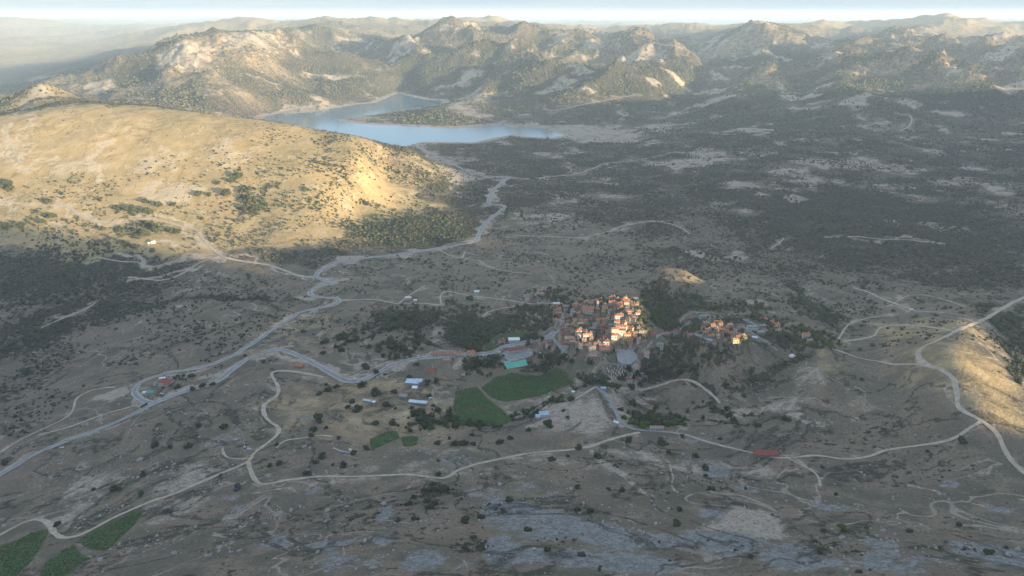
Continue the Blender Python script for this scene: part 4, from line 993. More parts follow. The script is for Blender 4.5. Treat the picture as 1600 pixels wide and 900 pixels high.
# main village
B(919,486,19,-14,.55,7.5,'gable','orange','cream','church',label='long orange-roofed church hall with a pale gable end',pitch=.5,windows=True)
VIL = [  # px, py, width px, rotation, aspect, wall height, roof kind, roof, wall
 (924,474,8,-10,.7,4.8,'gable','orange','white'),(938,474.5,8,-8,.7,4.6,'gable','orange','cream'),(945,482,9.5,-6,.7,5.6,'hip','orange','cream'),(957,474,12,-12,.55,4.8,'gable','orange','pinkish'),
 (968,476,9,-16,.7,4.8,'hip','orange','yellow'),(979,475,8.5,-10,.75,5.6,'gable','orange','white'),(993.5,470,8.5,-4,.7,5.6,'flat','white','white'),(1001,473,8,-10,.7,4.6,'gable','brown','stone'),
 (989,477.5,9,-14,.65,4.6,'gable','brown','stone'),(981,481,7,-10,.8,4.6,'hip','brown','pinkish'),(885,481.5,9,5,.6,5.2,'flat','grey','grey'),(873,487,8,10,.75,5,'hip','orange','pinkish'),
 (875,491.5,7,0,.8,4.6,'gable','pink','stone'),(880,496,6,60,.8,5.6,'gable','pink','white'),(895,490.5,8,6,.7,4.8,'gable','grey','white'),(873,503,10.5,0,.6,5.2,'gable','pink','white'),
 (891,497.5,9,-5,.75,4.6,'hip','brown','stone'),(898,501.5,7,-8,.7,4.8,'gable','orange','cream'),(907.5,496,8,-10,.75,4.4,'hip','brown','grey'),(914,504,8,-6,.7,5.8,'gable','orange','white'),
 (906.5,508.5,9,14,.7,4.8,'gable','peach','cream'),(931,495.5,14,-24,.55,5,'gable','brown','stone'),(951,496,8,72,.6,5.2,'gable','orange','cream'),(935.5,502.5,9,-40,.7,5,'hip','orange','pinkish'),
 (945,503,10,-12,.65,4.8,'hip','orange','pinkish'),(958,498,6,-8,.8,4.8,'gable','orange','white'),(964.5,504.5,9.5,-20,.75,5.2,'hip','orange','cream'),(955,509.5,8,-15,.7,4.2,'gable','grey','grey'),
 (975,506.5,8,-60,.6,5,'gable','orange','yellow'),(930,510.5,9,-18,.7,5.6,'hip','pink','white'),(969,514,16,-8,.45,6.4,'gable','orange','white'),(960.5,516,12,8,.55,4.8,'gable','orange','cream'),
 (971,520,12.5,-4,.5,4.8,'gable','red','white'),(985,515,11,-40,.55,4.8,'gable','orange','yellow'),(981,499.5,8,-30,.7,4.4,'hip','brown','stone'),(904,519.5,9.5,12,.75,5.4,'hip','orange','cream'),
 (890,517,9,2,.6,4.2,'gable','brown','stone'),(880,523,12,16,.75,5.2,'hip','red','pinkish'),(906,526.5,7.5,6,.7,5.2,'gable','pink','white'),(915,525.5,9,4,.65,5.2,'gable','peach','white'),
 (925,522.5,9,8,.6,4.6,'gable','peach','cream'),(924,517,12,-6,.6,4.2,'gable','grey','stone'),(943,519.5,9,-12,.7,4.8,'gable','red','pinkish'),(950,521,8,-24,.7,4.8,'gable','orange','cream'),
 (959.5,526.5,9.5,-4,.75,5.6,'hip','orange','white'),(980,527.5,10.5,-6,.8,5.6,'hip','orange','yellow'),(987,521.5,7,-20,.6,3.6,'gable','peach','yellow'),(984,533.5,9.5,-8,.8,5.2,'hip','orange','pinkish'),
 (985,541,8,80,.7,5.2,'gable','orange','pinkish'),(998,532.5,7,-12,.8,5,'hip','orange','white'),(1006.5,536.5,9.5,-10,.8,5,'hip','brown','stone'),(947,535.5,10,-6,.75,5,'hip','red','white'),
 (939.5,540.5,8,-4,.6,4.4,'flat','grey','grey'),(932.5,537.5,13,22,.35,4,'gable','brown','stone'),(892,531.5,20,-2,.35,4.2,'shed','pink','pinkish'),(895,538,10,-5,.8,5,'gable','pink','stone'),
 (883,543.5,11.5,-10,.75,5.4,'hip','red','white'),(919,540.5,12,-2,.45,3.8,'gable','brown','stone'),(925,545,12,20,.4,4.2,'gable','peach','white'),(944,546,17,-3,.4,4.2,'gable','red','stone'),
 (1002,517.5,7,-20,.7,4.4,'gable','brown','white'),(1020,528,9.5,-12,.85,7.4,'hip','red','stone'),(1030.5,541,12,-16,.8,4.8,'flat','grey','white'),(1010,554,9,-6,.65,5.2,'gable','pink','white'),
 (966,549,10.5,-4,.6,5.6,'gable','brown','white'),(975,549,7.5,-4,.8,4.6,'gable','brown','stone'),(985.5,550.5,9,-6,.5,4.6,'flat','grey','white'),(926,559.5,12,-2,.85,6.4,'gable','pink','stone'),
 (1001,553,9,-4,.6,3.6,'gable','brown','stone'),(859,532,10,-4,.7,4.4,'flat','grey','grey'),(851.5,541,12,20,.7,4.8,'hip','red','stone'),(858,540,9,20,.9,5.4,'hip','red','white'),
 (960,487,7,-15,.8,4.6,'gable','brown','stone'),(968,485,7,-10,.8,4.6,'gable','peach','stone'),(973,490,6.5,-20,.8,4.6,'gable','brown','stone'),(987,487,7,-20,.8,4.4,'gable','brown','grey'),(990,500,7,-30,.7,4.2,'gable','brown','stone'),
 (905,481,7,-5,.8,4.4,'gable','brown','stone'),(912,477,7,-10,.8,4.4,'gable','brown','stone'),(900,484,6.5,10,.8,4.4,'gable','brown','grey'),(886,489,7,-5,.8,4.4,'gable','brown','grey'),(888,504,7,-10,.8,4.4,'gable','brown','stone'),(918,511,7,-15,.8,4.4,'gable','brown','stone'),
 (940,511,7,-15,.8,4.4,'gable','orange','pinkish'),(948,514,7,-15,.8,4.4,'gable','brown','stone'),(936,518,7,-12,.7,4.4,'gable','brown','stone'),(922,502,7,-12,.8,4.4,'gable','brown','stone'),(943,490,7,-20,.8,4.4,'gable','orange','stone'),(977,513,6,-40,.8,4.4,'gable','orange','yellow'),(993,523,6.5,-25,.8,4.2,'gable','peach','pinkish'),
]
for q in VIL: B(*q[:9])
B(967,497.5,14,-6,.7,8.0,'hip','orange','white',label='tall white house with orange hipped roof on the sunlit village crest')
# houses before the village
B(805,549,24,17,.30,5.0,'hip','red','white','school',label='long white school with dark red roof above the green pitch',wing=(.62,.10,.52,.26,5.0,'hip'),pitch=.5)
B(803,533,18,4,.55,5.5,'gable','white','white','hall',label='hall with white metal roof beside the road, behind the long school',pitch=.25)
B(784,534.5,11.5,-4,.7,5.4,'hip','red','white',prefer='long school')
for px, wc in ((680.5,'pinkish'),(693.5,'pinkish'),(705.5,'pinkish'),(717,'white')):
    B(px,553.5,8.6,2,.8,4.4,'gable','orange',wc,'cottage',group='row of four small cottages by the road',pitch=.5,label={680.5:'small pinkish gabled cottage at the main-road end of the cottage row',693.5:'second pinkish cottage of the row, behind the dark hedge',705.5:'third pinkish cottage of the row, next to the white one',717:'white-walled cottage ending the row of four'}[px])
B(736,553,13,-4,.8,5.4,'hip','orange','cream',label='cream house with broad orange hipped roof past the cottage row')
B(698,563.5,11.5,2,.6,3.8,'gable','pink','pinkish','cottage',label='low faded-roof cottage below the road, facing the cottage row')
B(674,579,12,-8,.8,4.6,'gable','red','pinkish',label='red-roofed house with a forecourt wing below the roadside parking',wing=(.35,-.3,.5,.55,3.6,'gable'))
B(724,587,6,-20,.8,3,'gable','pink','stone','hut',label='small stone hut in the scrub below the cottage row',windows=False)
# houses behind and beside
for q in [(823.5,470,8,-2,.8,5.2,'hip','grey','white'),(833,472,10.5,-2,.5,3.8,'gable','brown','stone'),(844.5,460,11.5,-2,.5,4,'gable','pink','white'),(845,475.5,11.5,8,.6,4,'gable','grey','white'),(869.5,476,11,0,.4,3.6,'flat','white','white'),
          (745,457,8,0,.7,4.2,'gable','white','white'),(638,466.5,9,0,.5,4,'flat','white','white'),(649,470,5,0,.8,3,'flat','white','white'),(628,475,6,0,.5,2.8,'flat','grey','white')]: B(*q[:9],group='houses outside the village')
# right hamlet
for q in [(1076,499,12,0,.5,3.6,'gable','brown','stone'),(1099,496,12,0,.5,4.4,'flat','grey','white'),(1104,507.5,9,-4,.6,4.6,'gable','pink','grey'),(1114,509.5,7.5,-8,.8,4.4,'gable','orange','stone'),(1122,505.5,13,-8,.5,5,'gable','orange','pinkish'),
          (1126,510,6,-10,.8,6,'gable','orange','yellow'),(1106,517,9,-6,.7,4,'gable','brown','pinkish'),(1102,522,9,-8,.7,4.6,'gable','orange','stone'),(1111,526.5,10,-12,.7,4.6,'hip','orange','stone'),(1128,517,10,-24,.6,4,'gable','orange','stone'),
          (1135,520,8,-16,.7,4.4,'gable','orange','cream'),(1140,523.5,9,-14,.7,4.4,'gable','orange','pinkish'),(1147,522.5,10,-16,.6,4.4,'gable','orange','cream'),(1149,518,6,-20,.8,4.4,'flat','grey','white'),(1160,525,13,-30,.4,4.4,'gable','orange','pinkish'),
          (1141,531,9,-4,.6,4.6,'gable','red','stone'),(1149.5,533.5,9.5,-6,.5,4.6,'gable','peach','yellow'),(1133,533,5,-10,.8,4,'gable','orange','white'),(1109,533,9,-35,.5,3,'flat','blue','grey'),(1116,537,6.5,-20,.7,4.4,'gable','red','white'),
          (1059,519,13,-4,.6,4.6,'gable','red','white'),(1039,523.5,12,6,.6,4,'gable','pink','pinkish'),(1078,525,8,-4,.6,3.8,'gable','pink','pinkish'),(1072,523,8,4,.6,3.8,'gable','brown','stone'),
          (1191,510.5,11,2,.4,4,'gable','pink','stone'),(1193,500,12,-6,.4,4.2,'gable','orange','pinkish'),(1188,520,12,8,.6,3.4,'gable','grey','stone'),(1179,529,8,-30,.5,3.4,'flat','white','white'),(1213,508.5,10,-4,.65,4.6,'hip','orange','yellow'),
          (1206,504,6,-10,.8,4.4,'gable','orange','yellow'),(1216,517,8.5,14,.6,4,'gable','pink','pinkish'),(1259.5,524.5,12,-6,.6,4.6,'hip','orange','cream'),(1265,533.5,9,-4,.5,3.6,'gable','pink','stone'),(1144,512,6,-10,.8,4,'gable','brown','stone'),(1153,528,7,-20,.8,4,'gable','orange','stone')]:
    B(*q[:9],group='hamlet houses')
B(1175,514,17,2,.45,6.2,'flat','grey','white',label='long white flat-roofed house with dark windows between the two hamlets',group='hamlet houses')
# infill: the closely packed small houses of the old quarters
def infill(poly, n_, seed, mix, grp):
    g = np.random.default_rng(seed); P_ = np.array(poly, float); k = 0; tries = 0
    while k < n_ and tries < 4000:
        tries += 1
        px, py = g.uniform(P_[:, 0].min(), P_[:, 0].max()), g.uniform(P_[:, 1].min(), P_[:, 1].max())
        if poly_sdf(np.array([px]), np.array([py]), P_)[0] > 0: continue
        u = unproj(px, py)[0]; wd = g.uniform(5.5, 8.0)
        if any(math.hypot(u[0] - fx, u[1] - fy) < (fr + wd * .45) * .92 for fx, fy, fr in FOOT): continue
        if bool(on_road(np.array([u[0]]), np.array([u[1]]))[0]): continue
        rc, wc = mix[g.integers(0, len(mix))]
        B(px, py, wd, g.uniform(-30, 14), g.uniform(.65, .9), g.uniform(3.6, 5.2), 'gable' if g.uniform() < .7 else 'hip', rc, wc, group=grp); k += 1
infill([(868,480),(900,470),(960,466),(1000,466),(1004,486),(992,500),(1000,520),(1012,540),(990,548),(940,540),(900,545),(872,530),(866,505)], 70, 5, [('orange','stone'),('brown','stone'),('orange','pinkish'),('orange','cream'),('brown','pinkish'),('orange','stone'),('peach','cream'),('pink','white'),('red','stone')], 'village houses')
infill([(1095,500),(1125,500),(1150,512),(1170,528),(1150,538),(1120,530),(1095,525)], 16, 6, [('orange','stone'),('brown','stone'),('orange','pinkish'),('peach','cream')], 'hamlet houses')
print('buildings', len(FOOT))
# barns and lone buildings
B(645,599,22,-8,.55,4,'shed','metal','grey','shed',label='largest pale tin-roofed shed inside the fenced yard',wing=(.42,.12,.5,.42,4.6,'shed'),pitch=.18,windows=False,group='tin farm sheds')
B(648,607.5,8,-8,.8,3.4,'shed','white','grey','shed',label='small white-roofed lean-to in front of the largest tin shed',pitch=.2,windows=False,group='tin farm sheds')
B(653,630.5,30,-10,.22,3.4,'shed','metal','stone','shed',label='long low pale shed with jagged roof beside the dark trees',pitch=.2,windows=False,group='tin farm sheds')
B(574,627.5,13,-14,.3,3,'shed','metal','grey','shed',label='narrow pale shed roof alone in the brown field',pitch=.15,windows=False,group='tin farm sheds')
B(584,629.5,5,-10,.7,2.8,'shed','white','grey','shed',label='tiny white-roofed hut touching the narrow pale shed',pitch=.15,windows=False,group='tin farm sheds')
B(850,650,15,4,.75,4.6,'gable','blue','white','barn',label='barn with bright pale blue roof in the bare yard',wing=(-.7,-.35,.5,.4,3.4,'shed'),pitch=.3,windows=False,group='farm buildings')
B(1196,711,36,-3,.36,3.6,'gable','red','stone','shed',label='long low shed with a red tiled roof beside the dirt track',pitch=.5,group='farm buildings',chim=False,windows=False)
B(1026,670.5,22,-2,.28,3.6,'gable','pink','white','shed',label='low white shed with faded roof under the lane-side poplars',pitch=.4,group='farm buildings',chim=False)
B(962.5,661.5,8,-40,.4,2.6,'flat','white','white','shed',label='low white block on the bank beside the concrete lane',group='farm buildings',windows=False)
B(942.5,608,8.5,-4,.6,2.8,'flat','blue','grey','hut',label='small pale blue roofed hut at the top of the concrete lane',group='farm buildings',windows=False)
B(260,599,21,-8,.6,4.8,'hip','red','cream','restaurant',label='red-roofed restaurant inside the road loop',wing=(.25,-.3,.35,.4,4.0,'hip'),group='restaurant plot')
B(226,615,5.5,0,.9,3,'flat','white','white','kiosk',label='small white kiosk at the tip of the road loop',group='restaurant plot',windows=False)
B(234.5,614.5,11,2,.7,3,'shed','green','grey','shed',label='green-roofed shelter beside the white kiosk',pitch=.15,group='restaurant plot',windows=False)
B(243.5,600.5,7,-25,.6,3,'flat','grey','white','shed',label='grey flat-roofed store between the restaurant and the green shelter',group='restaurant plot',windows=False)
B(254,592,9,12,.3,2.8,'shed','white','white','shed',label='narrow white awning behind the red-roofed restaurant',pitch=.1,group='restaurant plot',windows=False)
B(468,572.5,14,-10,.6,3.4,'gable','orange','stone','cottage',label='lone orange-red roofed stone cottage beside the asphalt road',group='farm buildings')
B(240,379,7,10,.7,4,'hip','white','white','house',label='white house among trees on the golden hill',group='farm buildings')
B(233,380,3.5,10,.8,3,'flat','white','white','hut',label='tiny white hut next to the white hillside house',group='farm buildings',windows=False)
B(1423.5,485,5,0,.6,3,'flat','white','white','hut',label='small white hut where the ridge tracks meet',group='farm buildings',windows=False)
B(1532,224,6,0,.6,4,'flat','white','white','house',label='far white house in the pale clearing towards the mountains',group='farm buildings',windows=False) if False else None
B(630,619.5,13,-6,.7,2.6,'flat','grey','stone','ruin',label='dark roofless stone enclosure between the tin sheds',group='tin farm sheds',windows=False)
B(897,611.5,4,0,.8,2.6,'flat','white','white','hut',label='tiny white hut beside dark bushes below the vineyard',group='farm buildings',windows=False) if False else B(895.5,613.5,4.5,0,.8,2.6,'flat','white','white','hut',label='tiny white hut among bushes below the large vineyard',group='farm buildings',windows=False)
# cemetery
B(982.5,596.5,10,-4,.6,4.2,'gable','red','white','chapel',label='white cemetery chapel with dark red roof',group='cemetery')
B(992.5,599.5,5,-10,.9,3,'gable','grey','white','tomb',label='white gabled tomb house beside the cemetery chapel',group='cemetery',windows=False)
for i, (px, py, w_) in enumerate([(1009,590,7),(1003,586,5),(1000,593,5)]):
    B(px,py,w_,-30,.5,2.2,'flat','grey','stone','ruin',group='cemetery',windows=False)
# ------------------------------------------------------------------ bell tower
def gpt(px, py):
    u = unproj(px, py)[0]; return float(u[0]), float(u[1]), float(u[2]), float(u[3])
x, y, z, s_ = gpt(933.5, 482)
t = empty('bell_tower', (x, y, z), .2); tag(t, 'slender white bell tower beside the church hall', 'tower')
m = MB(); m.box(-1.3, 1.3, -1.3, 1.3, -2, 9.5); m.build('shaft', WALL['white'], t)
m = MB(); m.box(-1.55, 1.55, -1.55, 1.55, 9.5, 9.8)
for a_ in (-1.1, 1.1):
    for b_ in (-1.1, 1.1): m.box(a_ - .22, a_ + .22, b_ - .22, b_ + .22, 9.8, 12.2)
m.build('belfry', WALL['white'], t)
m = MB(); m.add([(-1.6,-1.6,12.2),(1.6,-1.6,12.2),(1.6,1.6,12.2),(-1.6,1.6,12.2),(0,0,14.3)], [(0,3,2,1),(0,1,4),(1,2,4),(2,3,4),(3,0,4)]); m.build('roof', ROOF['pink'], t)
# ------------------------------------------------------------------ sports pitch, square, walls
M_PITCH = simple_mat('green_court', (.10, .36, .27), (.13, .42, .32), 6, .8)
def slab(name, pts, mat, lift, thick=.5):
    u = unproj([p_[0] for p_ in pts], [p_[1] for p_ in pts]); cx, cy = u[:, 0].mean(), u[:, 1].mean()
    A_ = np.c_[u[:, 0] - cx, u[:, 1] - cy, np.ones(len(u))]; co = np.linalg.lstsq(A_, u[:, 2], rcond=None)[0]
    top = max((u[:, 2] - A_ @ co).max(), 0) + lift
    V = [(a - cx, b - cy, co[0] * (a - cx) + co[1] * (b - cy) + top) for a, b in u[:, :2]]
    n_ = len(V); zc = co[2]
    m = MB(); m.add(V + [(a, b, c_ - thick - top) for a, b, c_ in V], [tuple(range(n_))[::-1], tuple(range(n_, 2 * n_))] + [(i, n_ + i, n_ + (i + 1) % n_, (i + 1) % n_) for i in range(n_)])
    me = m.build(name, mat); me.location = (cx, cy, zc)
    bm_ = me.data; bm_.flip_normals() if hasattr(bm_, 'flip_normals') else None
    return me, u, (cx, cy, zc, co, top)
pit, pu, pinfo = slab('sports_pitch', [(787,567),(820,560),(824.5,571),(793,577)], M_PITCH, .6)
tag(pit, 'bright green sports pitch in front of the long school', 'sports pitch')
cx, cy, zc, co, top = pinfo
m = MB(); q4 = [(a - cx, b - cy) for a, b in pu[:, :2]]
def onp(a, b): return (a, b, co[0] * a + co[1] * b + top)
def strip(m, p0, p1, w_, z0, h_):
    dx, dy = p1[0] - p0[0], p1[1] - p0[1]; l = math.hypot(dx, dy); nx, ny = -dy / l * w_ / 2, dx / l * w_ / 2
    c4 = [(p0[0] + nx, p0[1] + ny), (p1[0] + nx, p1[1] + ny), (p1[0] - nx, p1[1] - ny), (p0[0] - nx, p0[1] - ny)]
    b4 = [onp(a, b) for a, b in c4]
    m.add([(a, b, c_ + z0) for a, b, c_ in b4] + [(a, b, c_ + z0 + h_) for a, b, c_ in b4], [(0,1,2,3),(7,6,5,4),(0,4,5,1),(1,5,6,2),(2,6,7,3),(3,7,4,0)])
ins = [(a * .93, b * .93) for a, b in q4]
for i in range(4): strip(m, ins[i], ins[(i + 1) % 4], .3, .006, .02)
mid0 = ((ins[0][0] + ins[1][0]) / 2, (ins[0][1] + ins[1][1]) / 2); mid1 = ((ins[2][0] + ins[3][0]) / 2, (ins[2][1] + ins[3][1]) / 2)
strip(m, mid0, mid1, .3, .008, .02)
m.build('line_marking', M_LINE, pit)
m = MB(); out_ = [(a * 1.035, b * 1.035) for a, b in q4]
for i in (0, 2, 3): strip(m, out_[i], out_[(i + 1) % 4], .35, -.4, 1.3)
m.build('kerb_wall', WALL['white'], pit)
M_PLAZA = simple_mat('plaza_paving', (.30, .295, .29), (.25, .245, .24), 8)
sq, su, sinfo = slab('square', [(963,553),(975,551),(990,551),(997,555),(994,566),(985,573),(973,572),(965,567)], M_PLAZA, .35); sq['kind'] = 'structure'
yd, _, _ = slab('yard', [(783,552),(793,548),(826,545),(836,553),(824,560),(800,566),(787,560)], M_CONC, .15); yd['kind'] = 'structure'
def wall_line(pts, h=1.5, w_=.5, mat=None, name='stone_wall', label='', lab_cat='wall', group=None):
    x, y = dense_line(pts, 4.0); z = ground(x, y)
    dx = np.gradient(x); dy = np.gradient(y); l = np.hypot(dx, dy) + 1e-9; nx, ny = dy / l * w_ / 2, -dx / l * w_ / 2
    V = []; n_ = len(x)
    for i in range(n_):
        V += [(x[i] + nx[i], y[i] + ny[i], z[i] - .6), (x[i] + nx[i], y[i] + ny[i], z[i] + h), (x[i] - nx[i], y[i] - ny[i], z[i] + h), (x[i] - nx[i], y[i] - ny[i], z[i] - .6)]
    F = []
    for i in range(n_ - 1):
        a, b = 4 * i, 4 * i + 4
        F += [(a, a + 1, b + 1, b), (a + 1, a + 2, b + 2, b + 1), (a + 2, a + 3, b + 3, b + 2)]
    F += [(0, 3, 2, 1), (4 * n_ - 4, 4 * n_ - 3, 4 * n_ - 2, 4 * n_ - 1)]
    o = mesh_obj(name, V, np.array(F), mat or WALL['stone']); tag(o, label, lab_cat, group)
    return o
wall_line([(938,569),(950,569),(965,571),(975,572)], 2.0, .6, WALL['grey'], label='pale cemetery wall below the village square', group='village walls')
wall_line([(938,569),(943,577),(949,591)], 1.8, .6, WALL['grey'], label='pale cemetery wall running down beside the hedge', group='village walls')
wall_line([(955,610),(962,616),(970,624),(979,631)] if False else [(931,607),(937,613),(943,620),(948,624)], 1.6, .8, WALL['stone'], label='dark retaining wall beside the top of the concrete lane', group='village walls')
wall_line([(843,551),(846,554),(850,558)], 2.0, .6, WALL['white'], label='white garden wall in front of the red-roofed roadside house', group='village walls')
wall_line([(295,578),(293,585),(289,591)], 1.6, .6, WALL['white'], label='short white wall at the open end of the restaurant plot', group='village walls')
wall_line([(266,590),(270,594),(273,597)], 1.8, .6, WALL['white'], label='pale terrace wall at the corner of the restaurant', group='village walls')
wall_line([(1062,679),(1090,686),(1120,694),(1156,704)], 1.1, .5, WALL['white'], label='long pale wall along the track towards the long red shed', group='village walls')
wall_line([(612,633),(625,632),(636,633)], 1.8, .6, WALL['stone'], label='dark stone yard wall joining the narrow and the long tin sheds', group='village walls')
wall_line([(820,551),(826,555),(832,552)], 1.5, .5, WALL['white'], label='low white wall at the end of the school yard', group='village walls')
wall_line([(545,588),(560,582),(575,570),(590,563)], 1.0, .6, WALL['stone'], label='field wall along the edge of the grey meadow above the road', group='village walls')
wall_line([(580,570),(610,556),(640,551),(655,550)], 1.0, .6, WALL['stone'], label='field wall between two brown fields behind the road', group='village walls') if False else None
# gravestones
gs = [(953,573),(949,576),(966,573),(956,579),(960,578),(964,580),(969,577),(972,574),(958,582),(962,584),(967,583),(972,582),(955,585),(959,588),(964,587),(969,586),(974,587),(976,580),(978,584),(982,578),(985,582),(988,586),(980,590),(985,591),(977,573),(955,590),(962,591),(990,580),(973,578),(951,581)]
m = MB(); m.box(-.55, .55, -1.1, 1.1, -.4, .45); gsl = m
protoM = None
for i, (px, py) in enumerate(gs):
    x, y, z, s_ = gpt(px, py)
    if protoM is None:
        r_ = empty('gravestone', (x, y, z), .1)
        a_ = MB(); a_.box(-.7, .7, -1.2, 1.2, -.5, .5); o1 = a_.build('slab', WALL['white'], r_)
        a_ = MB(); a_.box(-.6, .6, 1.0, 1.25, .5, 1.7); a_.box(-.35, .35, 1.02, 1.23, 1.7, 2.0); o2 = a_.build('headstone', WALL['white'], r_)
        protoM = (o1, o2)
    else:
        r_ = empty('gravestone', (x, y, z), random.uniform(-.3, .3))
        for q_ in protoM:
            c_ = q_.copy(); sc.collection.objects.link(c_); c_.parent = r_
    sc_ = random.uniform(.8, 1.35); r_.scale = (sc_, sc_, sc_)
    tag(r_, 'white gravestone in the walled cemetery below the village square', 'gravestone', 'gravestones in the cemetery')
# ------------------------------------------------------------------ dome tent, tank, mast, tents
x, y, z, s_ = gpt(1238, 557); t = empty('dome_tent', (x, y, z), -.2); tag(t, 'large white dome tent alone on the bare slope', 'tent')
bv, bf = ico(2); V = bv * np.array([4.6, 3.6, 3.4]); V[:, 2] = np.maximum(V[:, 2], -.8)
mesh_obj('canopy', V, bf, ROOF['white'], t, smooth=True); m = MB(); m.add([(3.2,-2,-.6),(6.8,-1.2,-.6),(6.8,1.2,-.6),(3.2,2,-.6),(3.2,0,2.7),(6.4,0,1.2)], [(0,1,5,4),(2,3,4,5),(1,2,5),(0,3,2,1),(0,4,3)]); m.build('porch', ROOF['white'], t)
x, y, z, s_ = gpt(1243.5, 564); t = empty('water_butt', (x, y, z)); tag(t, 'small white water butt below the dome tent', 'tank')
m = MB(); m.cyl(0, 0, -.5, 1.4, .9, .9); m.build('drum', WALL['white'], t); m = MB(); m.cyl(0, 0, 1.4, 1.7, .95, .5); m.build('lid', WALL['white'], t)
x, y, z, s_ = gpt(547.5, 705.5); t = empty('water_tank', (x, y, z)); tag(t, 'round white water tank beside the small green plots', 'tank')
m = MB(); m.cyl(0, 0, -.5, 3.0, 1.9, 1.9, 16); m.build('drum', WALL['white'], t); m = MB(); m.cyl(0, 0, 3.0, 3.6, 2.0, .4, 16); m.build('lid', WALL['white'], t)
M_BLUE = simple_mat('blue_tarp', (.08, .12, .50), (.06, .10, .42), 2, .6)
x, y, z, s_ = gpt(536.5, 708.5); t = empty('tarpaulin', (x, y, z), .3); tag(t, 'blue tarpaulin shelter beside the round white tank', 'shelter')
m = MB(); m.add([(-2,-1.4,.1),(2,-1.4,.1),(2,1.4,.1),(-2,1.4,.1),(-1.8,0,1.8),(1.8,0,1.8)], [(0,1,5,4),(2,3,4,5),(1,2,5),(3,0,4),(0,3,2,1)]); m.build('sheet', M_BLUE, t)
m = MB(); m.cyl(-1.8, 0, -.3, 1.85, .07); m.cyl(1.8, 0, -.3, 1.85, .07); m.build('pole', M_DOOR, t)
for k_, (px, py, lab) in enumerate([(556,704,'small pale crate stack between the white tank and green plot'),(671,679,'pale tarp-covered heap on the scrub slope below the small green plot')]):
    x, y, z, s_ = gpt(px, py); t = empty('covered_heap', (x, y, z), .4 * k_); tag(t, lab, 'heap'); m = MB(); m.add([(-1.6,-1,-.3),(1.6,-1,-.3),(1.6,1,-.3),(-1.6,1,-.3),(-1,-.5,1.1),(.9,-.5,1.3),(.9,.5,1.2),(-1,.5,1.0)], [(0,1,5,4),(1,2,6,5),(2,3,7,6),(3,0,4,7),(4,5,6,7),(0,3,2,1)]); m.build('sheet', WALL['white'], t)
x, y, z, s_ = gpt(383, 700); t = empty('pylon_mast', (x, y, z)); tag(t, 'thin metal mast with a white equipment hut at its foot', 'mast')
m = MB(); m.cyl(0, 0, -1, 17, .30, .12, 8); m.build('pole', ROOF['metal'], t); m = MB(); m.box(-1.6, 1.2, -1.5, .9, -.6, 2.2); m.build('equipment_hut', WALL['white'], t)
m = MB(); m.box(-.5, .5, -.35, .35, 14.5, 16.2); m.build('antenna', WALL['white'], t)
x, y, z, s_ = gpt(389, 701); t = empty('tarpaulin', (x, y, z), -.3); tag(t, 'pale blue tarpaulin at the foot of the metal mast', 'shelter')
m = MB(); m.add([(-2.4,-1.6,.05),(2.4,-1.6,.05),(2.4,1.6,.05),(-2.4,1.6,.05),(-2.0,0,1.5),(2.0,0,1.5)], [(0,1,5,4),(2,3,4,5),(1,2,5),(3,0,4),(0,3,2,1)]); m.build('sheet', ROOF['blue'], t)
m = MB(); m.cyl(-2, 0, -.3, 1.5, .07); m.cyl(2, 0, -.3, 1.5, .07); m.build('pole', M_DOOR, t)
# poles along the lane and road
M_POLE = simple_mat('weathered_pole', (.28, .26, .24), None, 2)
for px, py, lab in [(660,449,'power pole standing by the track junction behind the hairpin bend'),(716,805 if False else 640,'power pole in the scrub below the tin sheds'),(816,330,'power pole near the river bend in the wide valley'),(1255,225,'power pole at the edge of the far pale clearing')][:1] + [(1210,540,'power pole beside the lane below the right hamlet'.replace('right ', ''))]:
    x, y, z, s_ = gpt(px, py); t = empty('power_pole', (x, y, z)); tag(t, lab, 'pole', 'power poles'); m = MB(); m.cyl(0, 0, -.5, 9, .16, .11, 8); m.build('post', M_POLE, t); m = MB(); m.box(-1, 1, -.08, .08, 8.1, 8.3); m.build('crossarm', M_POLE, t)
